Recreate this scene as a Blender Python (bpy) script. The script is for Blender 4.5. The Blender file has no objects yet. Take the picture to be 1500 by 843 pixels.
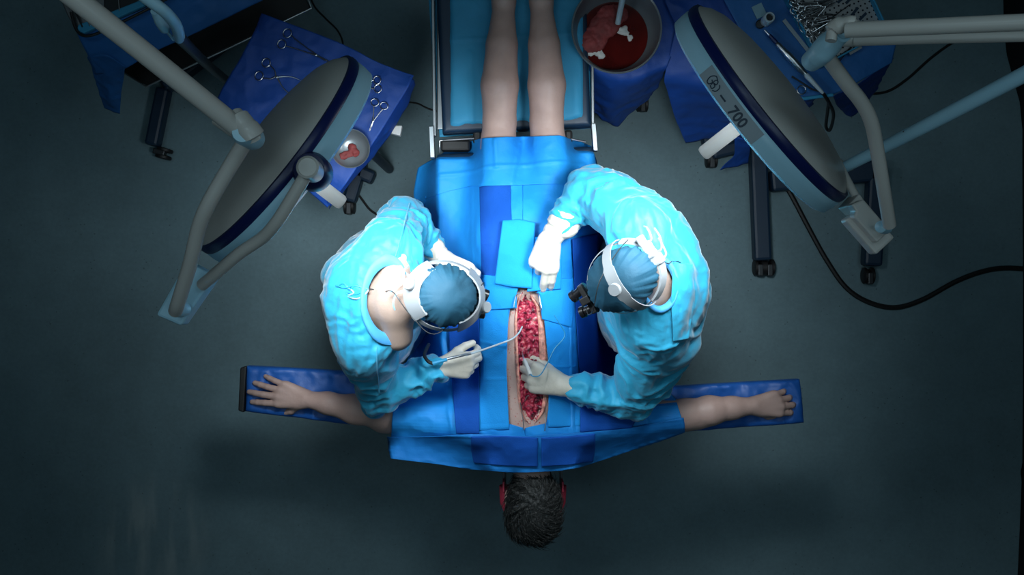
import bpy, math, random
import numpy as np
from mathutils import Vector, Matrix
random.seed(7)
PI = math.pi
COL = bpy.context.scene.collection
F, CAMZ = 1450.0, 4.2
def P(px, py, z):
    """point seen at photo pixel px,py, at height z"""
    m = (CAMZ - z) / F
    return Vector(((px - 750) * m, (421.5 - py) * m, z))
def PS(pts, z=None):
    out = []
    for p in pts:
        out.append(P(p[0], p[1], p[2] if len(p) > 2 else z))
    return out

# ---------------------------------------------------------------- materials
def mat(name, col, rough=.6, metal=0., bump=0., bscale=60., var=0., vscale=8., sheen=0., spec=.5,
        stretch=(1, 1, 1), coat=0., trans=0., bdist=.004, sub=0.):
    m = bpy.data.materials.new(name); m.use_nodes = True
    nt = m.node_tree; b = nt.nodes['Principled BSDF']
    b.inputs['Roughness'].default_value = rough
    b.inputs['Metallic'].default_value = metal
    b.inputs['Specular IOR Level'].default_value = spec
    b.inputs['Base Color'].default_value = (*col, 1)
    if sheen: b.inputs['Sheen Weight'].default_value = sheen; b.inputs['Sheen Roughness'].default_value = .4
    if coat: b.inputs['Coat Weight'].default_value = coat; b.inputs['Coat Roughness'].default_value = .15
    if trans: b.inputs['Transmission Weight'].default_value = trans
    tc = nt.nodes.new('ShaderNodeTexCoord'); mp = nt.nodes.new('ShaderNodeMapping')
    mp.inputs['Scale'].default_value = stretch
    nt.links.new(tc.outputs['Object'], mp.inputs['Vector'])
    if var:
        n = nt.nodes.new('ShaderNodeTexNoise'); n.inputs['Scale'].default_value = vscale; n.inputs['Detail'].default_value = 5
        nt.links.new(mp.outputs[0], n.inputs['Vector'])
        r = nt.nodes.new('ShaderNodeMapRange'); r.inputs['From Min'].default_value = .3; r.inputs['From Max'].default_value = .7
        r.inputs['To Min'].default_value = 1 - var; r.inputs['To Max'].default_value = 1 + var
        nt.links.new(n.outputs['Fac'], r.inputs['Value'])
        mx = nt.nodes.new('ShaderNodeMix'); mx.data_type = 'RGBA'; mx.blend_type = 'MULTIPLY'; mx.inputs[0].default_value = 1
        mx.inputs[6].default_value = (*col, 1); nt.links.new(r.outputs[0], mx.inputs[7])
        nt.links.new(mx.outputs[2], b.inputs['Base Color'])
    if bump:
        n2 = nt.nodes.new('ShaderNodeTexNoise'); n2.inputs['Scale'].default_value = bscale; n2.inputs['Detail'].default_value = 4
        nt.links.new(mp.outputs[0], n2.inputs['Vector'])
        bp = nt.nodes.new('ShaderNodeBump'); bp.inputs['Strength'].default_value = bump; bp.inputs['Distance'].default_value = bdist
        nt.links.new(n2.outputs['Fac'], bp.inputs['Height']); nt.links.new(bp.outputs[0], b.inputs['Normal'])
    return m

M = {}
M['gown'] = mat('gown_cloth', (.028, .345, .56), .58, bump=.5, bscale=20, sheen=.3, bdist=.012, var=.06, vscale=5, spec=.35)
M['gown_collar'] = mat('collar_cloth', (.06, .32, .66), .7, bump=.3, bscale=80)
M['cap'] = mat('cap_cloth', (.004, .058, .105), .75, bump=.4, bscale=60)
M['scrub'] = mat('scrub_cloth', (.02, .10, .30), .8)
M['drape'] = mat('drape_cloth', (.012, .27, .74), .62, bump=.35, bscale=50, bdist=.004, var=.06, vscale=6, spec=.35)
M['drape_pale'] = mat('pale_drape_cloth', (.02, .32, .72), .6, bump=.35, bscale=50, bdist=.004, var=.06, spec=.35)
M['towel'] = mat('towel_cloth', (.005, .075, .38), .85, bump=.5, bscale=260, bdist=.002, var=.05, vscale=10, spec=.2)  # dark blue towelling, darkened further for the shade at the shoulders
M['towel_pale'] = mat('pale_towel_cloth', (.012, .27, .72), .85, bump=.5, bscale=260, bdist=.002, var=.05, vscale=10, spec=.2)
M['sheet'] = mat('sheet_cloth', (.03, .27, .47), .7, bump=.4, bscale=40, bdist=.004, var=.05)
M['navy_cloth'] = mat('navy_cloth', (.006, .055, .29), .6, bump=.4, bscale=30, bdist=.006, var=.08, vscale=5)
M['pad'] = mat('armboard_vinyl', (.012, .10, .40), .5, bump=.35, bscale=20, bdist=.01, var=.06)
M['bowl'] = mat('bowl_enamel', (.19, .22, .24), .3, .3)
M['drape_shaded'] = mat('shaded_drape_cloth', (.010, .19, .58), .62, bump=.35, bscale=50, bdist=.004, var=.06, vscale=6, spec=.35)  # drape cloth darkened to carry the shade over the shoulders
M['black'] = mat('black_rubber', (.008, .008, .009), .55)
M['blackgloss'] = mat('black_gloss', (.01, .01, .012), .25)
M['lamp'] = mat('lamp_enamel', (.58, .56, .52), .42, bump=.05, bscale=200, coat=.2)
M['lamp_cyan_lit'] = mat('lamp_plastic_cyan_lit', (.40, .68, .82), .35)  # white lamp plastic with the cyan bounce light put into its colour
M['lamp_blue'] = mat('lamp_blue_band', (.004, .012, .09), .35)
M['lamp_label'] = mat('label_grey', (.30, .36, .40), .5)
M['lamp_ink'] = mat('ink_dark', (.02, .04, .07), .5)
M['white'] = mat('white_plastic', (.62, .62, .60), .45)
M['harness'] = mat('harness_plastic', (.26, .28, .30), .5)
M['steel'] = mat('steel', (.55, .56, .58), .28, 1.0)
M['steel_dull'] = mat('dull_steel', (.38, .40, .42), .42, 1.0, var=.1)
M['dark_metal'] = mat('dark_metal', (.05, .055, .06), .45, .7)
M['blue_metal'] = mat('blue_painted_metal', (.006, .025, .055), .5)  # dark blue paint, darkened further for the shadow round the base runners
M['glove'] = mat('latex_glove', (.62, .57, .49), .5, bump=.35, bscale=70, bdist=.003, var=.05, vscale=20)
M['hair'] = mat('dark_hair', (.016, .018, .018), .42, bump=.8, bscale=60, stretch=(6, 1, 1), bdist=.01)
M['red_pad'] = mat('red_pad', (.35, .03, .06), .5)
M['tube_clear'] = mat('pale_tubing', (.50, .60, .66), .3)
M['ties'] = mat('tie_cloth', (.24, .40, .48), .7)
M['cyan_plastic'] = mat('cyan_cable', (.03, .30, .55), .45)
M['curtain'] = mat('black_curtain', (.004, .004, .007), .9)
M['skin_dim'] = mat('surgeon_skin', (.32, .23, .19), .5, var=.06, vscale=20, bump=.2, bscale=120)
M['eye'] = mat('eye_white', (.7, .7, .7), .2)
M['blood'] = mat('blood_liquid', (.07, .004, .003), .12, var=.3, vscale=14, coat=.6)
M['gauze_blood'] = mat('bloody_gauze', (.22, .035, .035), .7, bump=.8, bscale=40, var=.35, vscale=30)

def skin_material():
    m = mat('patient_skin', (.47, .315, .275), .5, bump=.25, bscale=110, var=.10, vscale=16, bdist=.003)
    nt = m.node_tree; b = nt.nodes['Principled BSDF']
    tc = nt.nodes.new('ShaderNodeTexCoord')
    v = nt.nodes.new('ShaderNodeTexVoronoi'); v.inputs['Scale'].default_value = 130
    nt.links.new(tc.outputs['Object'], v.inputs['Vector'])
    lt = nt.nodes.new('ShaderNodeMath'); lt.operation = 'LESS_THAN'; lt.inputs[1].default_value = .30
    nt.links.new(v.outputs['Distance'], lt.inputs[0])
    n = nt.nodes.new('ShaderNodeTexNoise'); n.inputs['Scale'].default_value = 28
    nt.links.new(tc.outputs['Object'], n.inputs['Vector'])
    gt = nt.nodes.new('ShaderNodeMath'); gt.operation = 'GREATER_THAN'; gt.inputs[1].default_value = .53
    nt.links.new(n.outputs['Fac'], gt.inputs[0])
    at = nt.nodes.new('ShaderNodeAttribute'); at.attribute_name = 'near_wound'
    m1 = nt.nodes.new('ShaderNodeMath'); m1.operation = 'MULTIPLY'
    m2 = nt.nodes.new('ShaderNodeMath'); m2.operation = 'MULTIPLY'
    nt.links.new(lt.outputs[0], m1.inputs[0]); nt.links.new(gt.outputs[0], m1.inputs[1])
    nt.links.new(m1.outputs[0], m2.inputs[0]); nt.links.new(at.outputs['Fac'], m2.inputs[1])
    mx = nt.nodes.new('ShaderNodeMix'); mx.data_type = 'RGBA'
    old = b.inputs['Base Color'].links[0].from_socket
    nt.links.new(m2.outputs[0], mx.inputs[0]); nt.links.new(old, mx.inputs[6]); mx.inputs[7].default_value = (.42, .04, .03, 1)
    nt.links.new(mx.outputs[2], b.inputs['Base Color'])
    return m
M['skin'] = skin_material()

def wound_material():
    m = bpy.data.materials.new('wound_tissue'); m.use_nodes = True
    nt = m.node_tree; b = nt.nodes['Principled BSDF']
    b.inputs['Roughness'].default_value = .22; b.inputs['Coat Weight'].default_value = .6
    tc = nt.nodes.new('ShaderNodeTexCoord')
    n = nt.nodes.new('ShaderNodeTexNoise'); n.inputs['Scale'].default_value = 52; n.inputs['Detail'].default_value = 6
    nt.links.new(tc.outputs['Object'], n.inputs['Vector'])
    r = nt.nodes.new('ShaderNodeValToRGB'); e = r.color_ramp.elements
    e[0].position = .38; e[0].color = (.07, .002, .012, 1); e[1].position = .76; e[1].color = (.85, .55, .52, 1)
    x = r.color_ramp.elements.new(.46); x.color = (.34, .008, .040, 1)
    x = r.color_ramp.elements.new(.60); x.color = (.60, .05, .10, 1)
    nt.links.new(n.outputs['Fac'], r.inputs[0]); nt.links.new(r.outputs[0], b.inputs['Base Color'])
    n2 = nt.nodes.new('ShaderNodeTexNoise'); n2.inputs['Scale'].default_value = 130; n2.inputs['Detail'].default_value = 4
    nt.links.new(tc.outputs['Object'], n2.inputs['Vector'])
    bp = nt.nodes.new('ShaderNodeBump'); bp.inputs['Strength'].default_value = .9; bp.inputs['Distance'].default_value = .006
    nt.links.new(n2.outputs['Fac'], bp.inputs['Height']); nt.links.new(bp.outputs[0], b.inputs['Normal'])
    return m
M['wound'] = wound_material()

def fat_material():
    m = mat('wound_rim_tissue', (.80, .34, .26), .4, bump=.7, bscale=140, var=.45, vscale=70, bdist=.004, coat=.3)
    return m
M['fat'] = fat_material()

def floor_material():
    m = bpy.data.materials.new('worn_concrete_floor'); m.use_nodes = True
    nt = m.node_tree; b = nt.nodes['Principled BSDF']; b.inputs['Roughness'].default_value = .62
    tc = nt.nodes.new('ShaderNodeTexCoord')
    def noise(s, d=5, rgh=.6):
        n = nt.nodes.new('ShaderNodeTexNoise'); n.inputs['Scale'].default_value = s; n.inputs['Detail'].default_value = d
        n.inputs['Roughness'].default_value = rgh; nt.links.new(tc.outputs['Object'], n.inputs['Vector']); return n.outputs['Fac']
    def mr(src, a, bb, c, d):
        r = nt.nodes.new('ShaderNodeMapRange'); r.inputs[1].default_value = a; r.inputs[2].default_value = bb
        r.inputs[3].default_value = c; r.inputs[4].default_value = d; nt.links.new(src, r.inputs[0]); return r.outputs[0]
    def mul(a, c):
        x = nt.nodes.new('ShaderNodeMath'); x.operation = 'MULTIPLY'; nt.links.new(a, x.inputs[0])
        if isinstance(c, float): x.inputs[1].default_value = c
        else: nt.links.new(c, x.inputs[1])
        return x.outputs[0]
    f = mul(mr(noise(1.3), .3, .7, .86, 1.12), mr(noise(9, 6), .3, .7, .93, 1.07))
    f = mul(f, mr(noise(60, 3), .3, .7, .93, 1.07))
    # small dark chips
    v = nt.nodes.new('ShaderNodeTexVoronoi'); v.inputs['Scale'].default_value = 34; v.inputs['Randomness'].default_value = 1
    nt.links.new(tc.outputs['Object'], v.inputs['Vector'])
    chip = mr(v.outputs['Distance'], .06, .13, .0, 1.)
    gate = mr(noise(6, 2), .52, .56, 0., 1.)
    g2 = nt.nodes.new('ShaderNodeMath'); g2.operation = 'MAXIMUM'
    inv = mr(gate, 0., 1., 1., 0.); nt.links.new(chip, g2.inputs[0]); nt.links.new(inv, g2.inputs[1])
    f = mul(f, mr(g2.outputs[0], 0., 1., .55, 1.))
    mx = nt.nodes.new('ShaderNodeMix'); mx.data_type = 'RGBA'; mx.blend_type = 'MULTIPLY'; mx.inputs[0].default_value = 1
    mx.inputs[6].default_value = (.132, .215, .245, 1); nt.links.new(f, mx.inputs[7])
    # streaked pale patch in the corner
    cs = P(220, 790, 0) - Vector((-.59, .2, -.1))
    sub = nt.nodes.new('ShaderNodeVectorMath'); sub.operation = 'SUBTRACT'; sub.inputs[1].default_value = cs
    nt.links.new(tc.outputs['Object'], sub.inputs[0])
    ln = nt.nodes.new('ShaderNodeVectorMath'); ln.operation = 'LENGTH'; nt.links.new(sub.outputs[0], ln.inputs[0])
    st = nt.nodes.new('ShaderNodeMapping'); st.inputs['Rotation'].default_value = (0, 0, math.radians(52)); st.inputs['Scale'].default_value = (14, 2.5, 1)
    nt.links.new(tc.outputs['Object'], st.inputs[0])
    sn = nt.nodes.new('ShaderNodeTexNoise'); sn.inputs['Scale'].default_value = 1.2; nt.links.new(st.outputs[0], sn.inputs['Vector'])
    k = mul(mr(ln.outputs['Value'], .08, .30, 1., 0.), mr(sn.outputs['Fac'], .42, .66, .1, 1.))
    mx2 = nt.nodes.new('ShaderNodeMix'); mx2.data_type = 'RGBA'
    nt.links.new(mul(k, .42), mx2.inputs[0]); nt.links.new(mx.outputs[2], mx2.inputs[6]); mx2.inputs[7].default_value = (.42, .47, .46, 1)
    nt.links.new(mx2.outputs[2], b.inputs['Base Color'])
    bp = nt.nodes.new('ShaderNodeBump'); bp.inputs['Strength'].default_value = .15; bp.inputs['Distance'].default_value = .003
    nt.links.new(noise(40, 5), bp.inputs['Height']); nt.links.new(bp.outputs[0], b.inputs['Normal'])
    return m
M['drape_dim'] = mat('cart_cloth', (.015, .12, .36), .65, bump=.4, bscale=30, bdist=.006, var=.08, vscale=5)
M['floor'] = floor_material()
M['wall'] = mat('wall_paint', (.20, .24, .25), .8, bump=.1, bscale=60, var=.05, vscale=2)

# ---------------------------------------------------------------- object helpers
def empty(name, loc, label=None, cat=None, group=None, rz=0):
    o = bpy.data.objects.new(name, None); COL.objects.link(o); o.empty_display_size = .1
    o.location = loc; o.rotation_euler = (0, 0, rz)
    if label: o['label'] = label
    if cat: o['category'] = cat
    if group: o['group'] = group
    return o
def tag(o, label=None, cat=None, group=None, kind=None):
    if label: o['label'] = label
    if cat: o['category'] = cat
    if group: o['group'] = group
    if kind: o['kind'] = kind
    return o
def mesh(name, v, f, m, parent=None, smooth=True, label=None, world=True):
    """v in world metres; stored relative to the parent's (or its own) origin"""
    v = np.asarray([tuple(x) for x in v] if not isinstance(v, np.ndarray) else v, dtype=float)
    me = bpy.data.meshes.new(name)
    if parent is not None:
        off = np.zeros(3); q = parent
        while world and q is not None: off += np.array(q.location); q = q.parent
    else:
        off = np.array([(v[:, 0].min() + v[:, 0].max()) / 2, (v[:, 1].min() + v[:, 1].max()) / 2, v[:, 2].min()]) if world else np.zeros(3)
    me.from_pydata((v - off).tolist(), [], f if isinstance(f, list) else f.tolist())
    me.polygons.foreach_set('use_smooth', [smooth] * len(me.polygons))
    me.materials.append(m)
    o = bpy.data.objects.new(name, me); COL.objects.link(o)
    if parent is not None: o.parent = parent
    else: o.location = off
    if label: o['label'] = label
    return o
class MB:
    def __init__(s): s.v = []; s.f = []
    def add(s, v, f):
        n = len(s.v); s.v += [tuple(x) for x in v]; s.f += [tuple(i + n for i in q) for q in f]; return s
    def build(s, name, m, parent=None, smooth=True, label=None, bevel=0, world=True, auto=True):
        o = mesh(name, s.v, s.f, m, parent, smooth, label, world)
        if bevel:
            b = o.modifiers.new('b', 'BEVEL'); b.width = bevel; b.segments = 2; b.limit_method = 'ANGLE'; b.angle_limit = .7
        if smooth and auto:
            try:
                o.data.set_sharp_from_angle(angle=math.radians(40))
            except Exception: pass
        return o
def frame_from(d, up=Vector((0, 0, 1))):
    d = Vector(d).normalized()
    if abs(d.dot(up)) > .98: up = Vector((1, 0, 0))
    x = up.cross(d).normalized(); y = d.cross(x).normalized()
    return x, y, d
def spline(pts, n=8):
    pts = [Vector(p) for p in pts]
    if len(pts) < 3: return pts
    out = []
    q = [pts[0] * 2 - pts[1]] + pts + [pts[-1] * 2 - pts[-2]]
    for i in range(1, len(q) - 2):
        p0, p1, p2, p3 = q[i - 1:i + 3]
        for k in range(n):
            t = k / n
            out.append(.5 * ((2 * p1) + (p2 - p0) * t + (2 * p0 - 5 * p1 + 4 * p2 - p3) * t * t + (3 * p1 - p0 - 3 * p2 + p3) * t ** 3))
    out.append(pts[-1]); return out
def tube(mb, pts, r, seg=12, cap=True, flat=None):
    """pts list of vectors, r float or list; flat=(vector, factor) squashes the section"""
    pts = [Vector(p) for p in pts]; n = len(pts)
    rs = r if isinstance(r, (list, tuple)) else [r] * n
    if len(rs) != n:
        rs = [rs[0] + (rs[-1] - rs[0]) * i / (n - 1) if len(rs) == 2 else rs[min(len(rs) - 1, int(i * len(rs) / n))] for i in range(n)]
    v = []; f = []
    t = (pts[1] - pts[0]).normalized(); x, y, _ = frame_from(t)
    for i, p in enumerate(pts):
        a = pts[max(0, i - 1)]; b = pts[min(n - 1, i + 1)]
        t2 = (b - a).normalized()
        x = (x - t2 * x.dot(t2)).normalized(); y = t2.cross(x)
        for k in range(seg):
            an = 2 * PI * k / seg
            o = (x * math.cos(an) + y * math.sin(an)) * rs[i]
            if flat: fv, ff = flat; fv = Vector(fv).normalized(); o = o - fv * o.dot(fv) * (1 - ff)
            v.append(p + o)
    for i in range(n - 1):
        for k in range(seg):
            f.append((i * seg + k, i * seg + (k + 1) % seg, (i + 1) * seg + (k + 1) % seg, (i + 1) * seg + k))
    if cap:
        f.append(tuple(reversed(range(seg)))); f.append(tuple(range((n - 1) * seg, n * seg)))
    mb.add(v, f); return mb
def box(mb, c, size, ax=None):
    """ax: (x,y,z) axes"""
    c = Vector(c); ax = ax or (Vector((1, 0, 0)), Vector((0, 1, 0)), Vector((0, 0, 1)))
    v = []
    for sz in (-1, 1):
        for sy in (-1, 1):
            for sx in (-1, 1):
                v.append(c + ax[0] * sx * size[0] / 2 + ax[1] * sy * size[1] / 2 + ax[2] * sz * size[2] / 2)
    mb.add(v, [(0, 2, 3, 1), (4, 5, 7, 6), (0, 1, 5, 4), (1, 3, 7, 5), (3, 2, 6, 7), (2, 0, 4, 6)]); return mb
def lathe(mb, c, axis, prof, seg=48, xdir=None, a0=0, a1=2 * PI):
    """prof: list of (radius, height along axis)"""
    c = Vector(c); x, y, d = frame_from(axis)
    if xdir is not None:
        x = Vector(xdir); x = (x - d * x.dot(d)).normalized(); y = d.cross(x)
    full = abs(a1 - a0 - 2 * PI) < 1e-6; ns = seg if full else seg + 1
    v = []; f = []
    for (r, h) in prof:
        for k in range(ns):
            a = a0 + (a1 - a0) * k / seg
            v.append(c + d * h + (x * math.cos(a) + y * math.sin(a)) * max(r, 1e-5))
    for i in range(len(prof) - 1):
        for k in range(seg):
            k2 = (k + 1) % ns
            f.append((i * ns + k, i * ns + k2, (i + 1) * ns + k2, (i + 1) * ns + k))
    mb.add(v, f); return mb
def prism(mb, poly, z0, z1):
    """poly list of world xy (vectors); closed solid between z0,z1; poly counter-clockwise"""
    n = len(poly)
    v = [(p[0], p[1], z0) for p in poly] + [(p[0], p[1], z1) for p in poly]
    f = [tuple(reversed(range(n))), tuple(range(n, 2 * n))]
    for i in range(n): f.append((i, (i + 1) % n, n + (i + 1) % n, n + i))
    mb.add(v, f); return mb
def copy_tree(o, parent=None):
    c = o.copy(); COL.objects.link(c); c.parent = parent
    for ch in list(o.children): copy_tree(ch, c)
    return c

# ---------------------------------------------------------------- noise
_rt = np.random.RandomState(5).rand(4096).astype(np.float32)
def vnoise(p):
    p = np.asarray(p, dtype=np.float64); i = np.floor(p).astype(np.int64); f = p - i; u = f * f * (3 - 2 * f)
    def h(a, b, c): return _rt[((i[..., 0] + a) * 73856093 ^ (i[..., 1] + b) * 19349663 ^ (i[..., 2] + c) * 83492791) & 4095]
    x, y, z = u[..., 0], u[..., 1], u[..., 2]
    def L(a, b, t): return a + (b - a) * t
    return L(L(L(h(0, 0, 0), h(1, 0, 0), x), L(h(0, 1, 0), h(1, 1, 0), x), y),
             L(L(h(0, 0, 1), h(1, 0, 1), x), L(h(0, 1, 1), h(1, 1, 1), x), y), z) * 2 - 1
def fbm(p, o=3):
    p = np.asarray(p, float); s = 0; a = 1
    for k in range(o): s = s + a * vnoise(p * 2 ** k + k * 17.3); a *= .5
    return s

# ---------------------------------------------------------------- implicit surfaces
def cap(p0, r0, p1, r1, k=.02, flat=None, sub=False):
    return dict(t='c', a=np.array(p0, float), b=np.array(p1, float), r0=r0, r1=r1, k=k, flat=flat, sub=sub)
def ell(c, r, R=None, k=.02, sub=False):
    return dict(t='e', c=np.array(c, float), r=np.array(r, float), R=np.array(R if R is not None else np.eye(3), float), k=k, sub=sub)
def pd(pr, X):
    if pr['t'] == 'c':
        ab = pr['b'] - pr['a']; L2 = max(1e-9, ab @ ab)
        d = X - pr['a']; t = np.clip((d @ ab) / L2, 0, 1)
        q = d - t[..., None] * ab
        if pr['flat'] is not None:
            n, s = pr['flat']; n = np.array(n, float); n /= np.linalg.norm(n)
            q = q + (q @ n)[..., None] * n * (1 / s - 1)
            return (np.linalg.norm(q, axis=-1) - (pr['r0'] + (pr['r1'] - pr['r0']) * t)) * (s if s < 1 else 1) ** .5
        return np.linalg.norm(q, axis=-1) - (pr['r0'] + (pr['r1'] - pr['r0']) * t)
    q = (X - pr['c']) @ pr['R'].T
    k0 = np.linalg.norm(q / pr['r'], axis=-1); k1 = np.linalg.norm(q / pr['r'] ** 2, axis=-1) + 1e-9
    return k0 * (k0 - 1) / k1
def pbox(pr, mg):
    if pr['t'] == 'c':
        r = max(pr['r0'], pr['r1'])
        if pr['flat'] is not None and pr['flat'][1] > 1: r *= pr['flat'][1]
        return np.minimum(pr['a'], pr['b']) - r - mg, np.maximum(pr['a'], pr['b']) + r + mg
    r = pr['r'].max(); return pr['c'] - r - mg, pr['c'] + r + mg
def sdf_grid(prims, h, lo=None, hi=None):
    if lo is None:
        bs = [pbox(p, 3 * h) for p in prims if not p['sub']]
        lo = np.min([b[0] for b in bs], 0); hi = np.max([b[1] for b in bs], 0)
    lo = np.array(lo, float); hi = np.array(hi, float)
    n = np.ceil((hi - lo) / h).astype(int) + 1
    ax = [lo[i] + h * np.arange(n[i]) for i in range(3)]
    D = np.full(n, 1.0, dtype=np.float32)
    for p in prims:
        a, b = pbox(p, p['k'] * 1.5 + 3 * h)
        i0 = np.clip(np.floor((a - lo) / h).astype(int), 0, n); i1 = np.clip(np.ceil((b - lo) / h).astype(int) + 1, 0, n)
        if (i1 <= i0).any(): continue
        sl = tuple(slice(i0[j], i1[j]) for j in range(3))
        X = np.stack(np.meshgrid(*[ax[j][sl[j]] for j in range(3)], indexing='ij'), -1)
        d = pd(p, X).astype(np.float32); e = D[sl]; k = p['k']
        if p['sub']:
            d = -d; hh = np.clip(.5 - .5 * (e - d) / k, 0, 1)
            D[sl] = e + (d - e) * hh + k * hh * (1 - hh)
        else:
            hh = np.clip(.5 + .5 * (e - d) / k, 0, 1)
            D[sl] = e + (d - e) * hh - k * hh * (1 - hh)
    return D, lo
def surf_nets(D, lo, h):
    S = D < 0
    c = {}
    for a in (0, 1):
        for b in (0, 1):
            for d in (0, 1):
                c[(a, b, d)] = S[a:S.shape[0] - 1 + a, b:S.shape[1] - 1 + b, d:S.shape[2] - 1 + d]
    cnt = sum(x.astype(np.int8) for x in c.values())
    act = (cnt > 0) & (cnt < 8)
    I = np.stack(np.nonzero(act), -1); idx = -np.ones(act.shape, np.int64); idx[act] = np.arange(len(I))
    acc = np.zeros((len(I), 3)); w = np.zeros(len(I))
    keys = list(c)
    for i, k0 in enumerate(keys):
        for k1 in keys[i + 1:]:
            df = np.abs(np.array(k0) - np.array(k1))
            if df.sum() != 1: continue
            d0 = D[I[:, 0] + k0[0], I[:, 1] + k0[1], I[:, 2] + k0[2]]; d1 = D[I[:, 0] + k1[0], I[:, 1] + k1[1], I[:, 2] + k1[2]]
            m = (d0 < 0) != (d1 < 0); t = d0[m] / (d0[m] - d1[m])
            acc[m] += np.array(k0) + t[:, None] * (np.array(k1) - np.array(k0)); w[m] += 1
    V = lo + h * (I + acc / w[:, None])
    Fs = []
    for axn in range(3):
        o = [(1, 2), (2, 0), (0, 1)][axn]
        s0 = [slice(None)] * 3; s1 = [slice(None)] * 3
        s0[axn] = slice(0, -1); s1[axn] = slice(1, None)
        a = S[tuple(s0)]; b = S[tuple(s1)]
        E = np.stack(np.nonzero(a != b), -1)
        ok = (E[:, o[0]] > 0) & (E[:, o[1]] > 0) & (E[:, o[0]] < S.shape[o[0]] - 1) & (E[:, o[1]] < S.shape[o[1]] - 1)
        E = E[ok]
        def cell(du, dv):
            e = E.copy(); e[:, o[0]] -= du; e[:, o[1]] -= dv
            return idx[e[:, 0], e[:, 1], e[:, 2]]
        q = np.stack([cell(1, 1), cell(0, 1), cell(0, 0), cell(1, 0)], -1)
        flip = ~a[E[:, 0], E[:, 1], E[:, 2]]
        q[flip] = q[flip][:, ::-1]
        Fs.append(q)
    return V, np.concatenate(Fs)
def vnormals(V, Fq):
    n = np.cross(V[Fq[:, 2]] - V[Fq[:, 0]], V[Fq[:, 3]] - V[Fq[:, 1]])
    N = np.zeros_like(V)
    for i in range(4): np.add.at(N, Fq[:, i], n)
    return N / (np.linalg.norm(N, axis=1)[:, None] + 1e-12)
def relax(V, Fq, it=2, lam=.5):
    for _ in range(it):
        A = np.zeros_like(V); w = np.zeros(len(V))
        for i in range(4):
            a = Fq[:, i]; b = Fq[:, (i + 1) % 4]
            np.add.at(A, a, V[b]); np.add.at(w, a, 1); np.add.at(A, b, V[a]); np.add.at(w, b, 1)
        V = V + lam * (A / np.maximum(w, 1)[:, None] - V)
    return V
def blob(prims, h, it=2, lo=None, hi=None):
    D, l = sdf_grid(prims, h, lo, hi); V, Q = surf_nets(D, l, h)
    return relax(V, Q, it), Q
def join(parts):
    v = []; f = []; n = 0
    for V, Q in parts: v.append(V); f.append(Q + n); n += len(V)
    return np.concatenate(v), np.concatenate(f)
AMB = 3.6
LAMPW = 2.4
SPILLW = 3.7
LC = P(421, 236, 2.05); RC = P(1111, 162, 2.05)
_t = math.radians(66)
LDIR = Vector((math.sin(_t) * .78, -math.sin(_t) * .62, -math.cos(_t)))
RDIR = Vector((-math.sin(_t) * .785, -math.sin(_t) * .62, -math.cos(_t)))
LAMPS = [(LC, LDIR, Vector((-.45, .13, 1.3))), (RC, RDIR, Vector((.40, .20, 1.3)))]
# ---------------------------------------------------------------- room
def struct(name, v, f, m):
    o = mesh(name, v, f, m, None, False); o['kind'] = 'structure'; return o
RX0, RX1, RY0, RY1, RZ = -3.6, 2.42, -3.0, 3.4, 5.2
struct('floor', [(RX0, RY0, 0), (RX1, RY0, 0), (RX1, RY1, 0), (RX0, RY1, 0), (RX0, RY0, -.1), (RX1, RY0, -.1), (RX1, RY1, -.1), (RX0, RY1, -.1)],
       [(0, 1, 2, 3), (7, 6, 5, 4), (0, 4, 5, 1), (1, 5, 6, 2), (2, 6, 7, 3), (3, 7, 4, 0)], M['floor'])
def wallbox(name, x0, x1, y0, y1, z0=0, z1=RZ):
    mb = MB(); box(mb, ((x0 + x1) / 2, (y0 + y1) / 2, (z0 + z1) / 2), (x1 - x0, y1 - y0, z1 - z0))
    o = mb.build(name, M['wall'], None, False); o['kind'] = 'structure'
wallbox('wall_left', RX0 - .1, RX0, RY0, RY1); wallbox('wall_right', RX1, RX1 + .1, RY0, RY1)
wallbox('wall_back', RX0, RX1, RY1, RY1 + .1); wallbox('wall_front', RX0, RX1, RY0 - .1, RY0)
wallbox('ceiling', RX0, RX1, RY0, RY1, RZ, RZ + .1)

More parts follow.
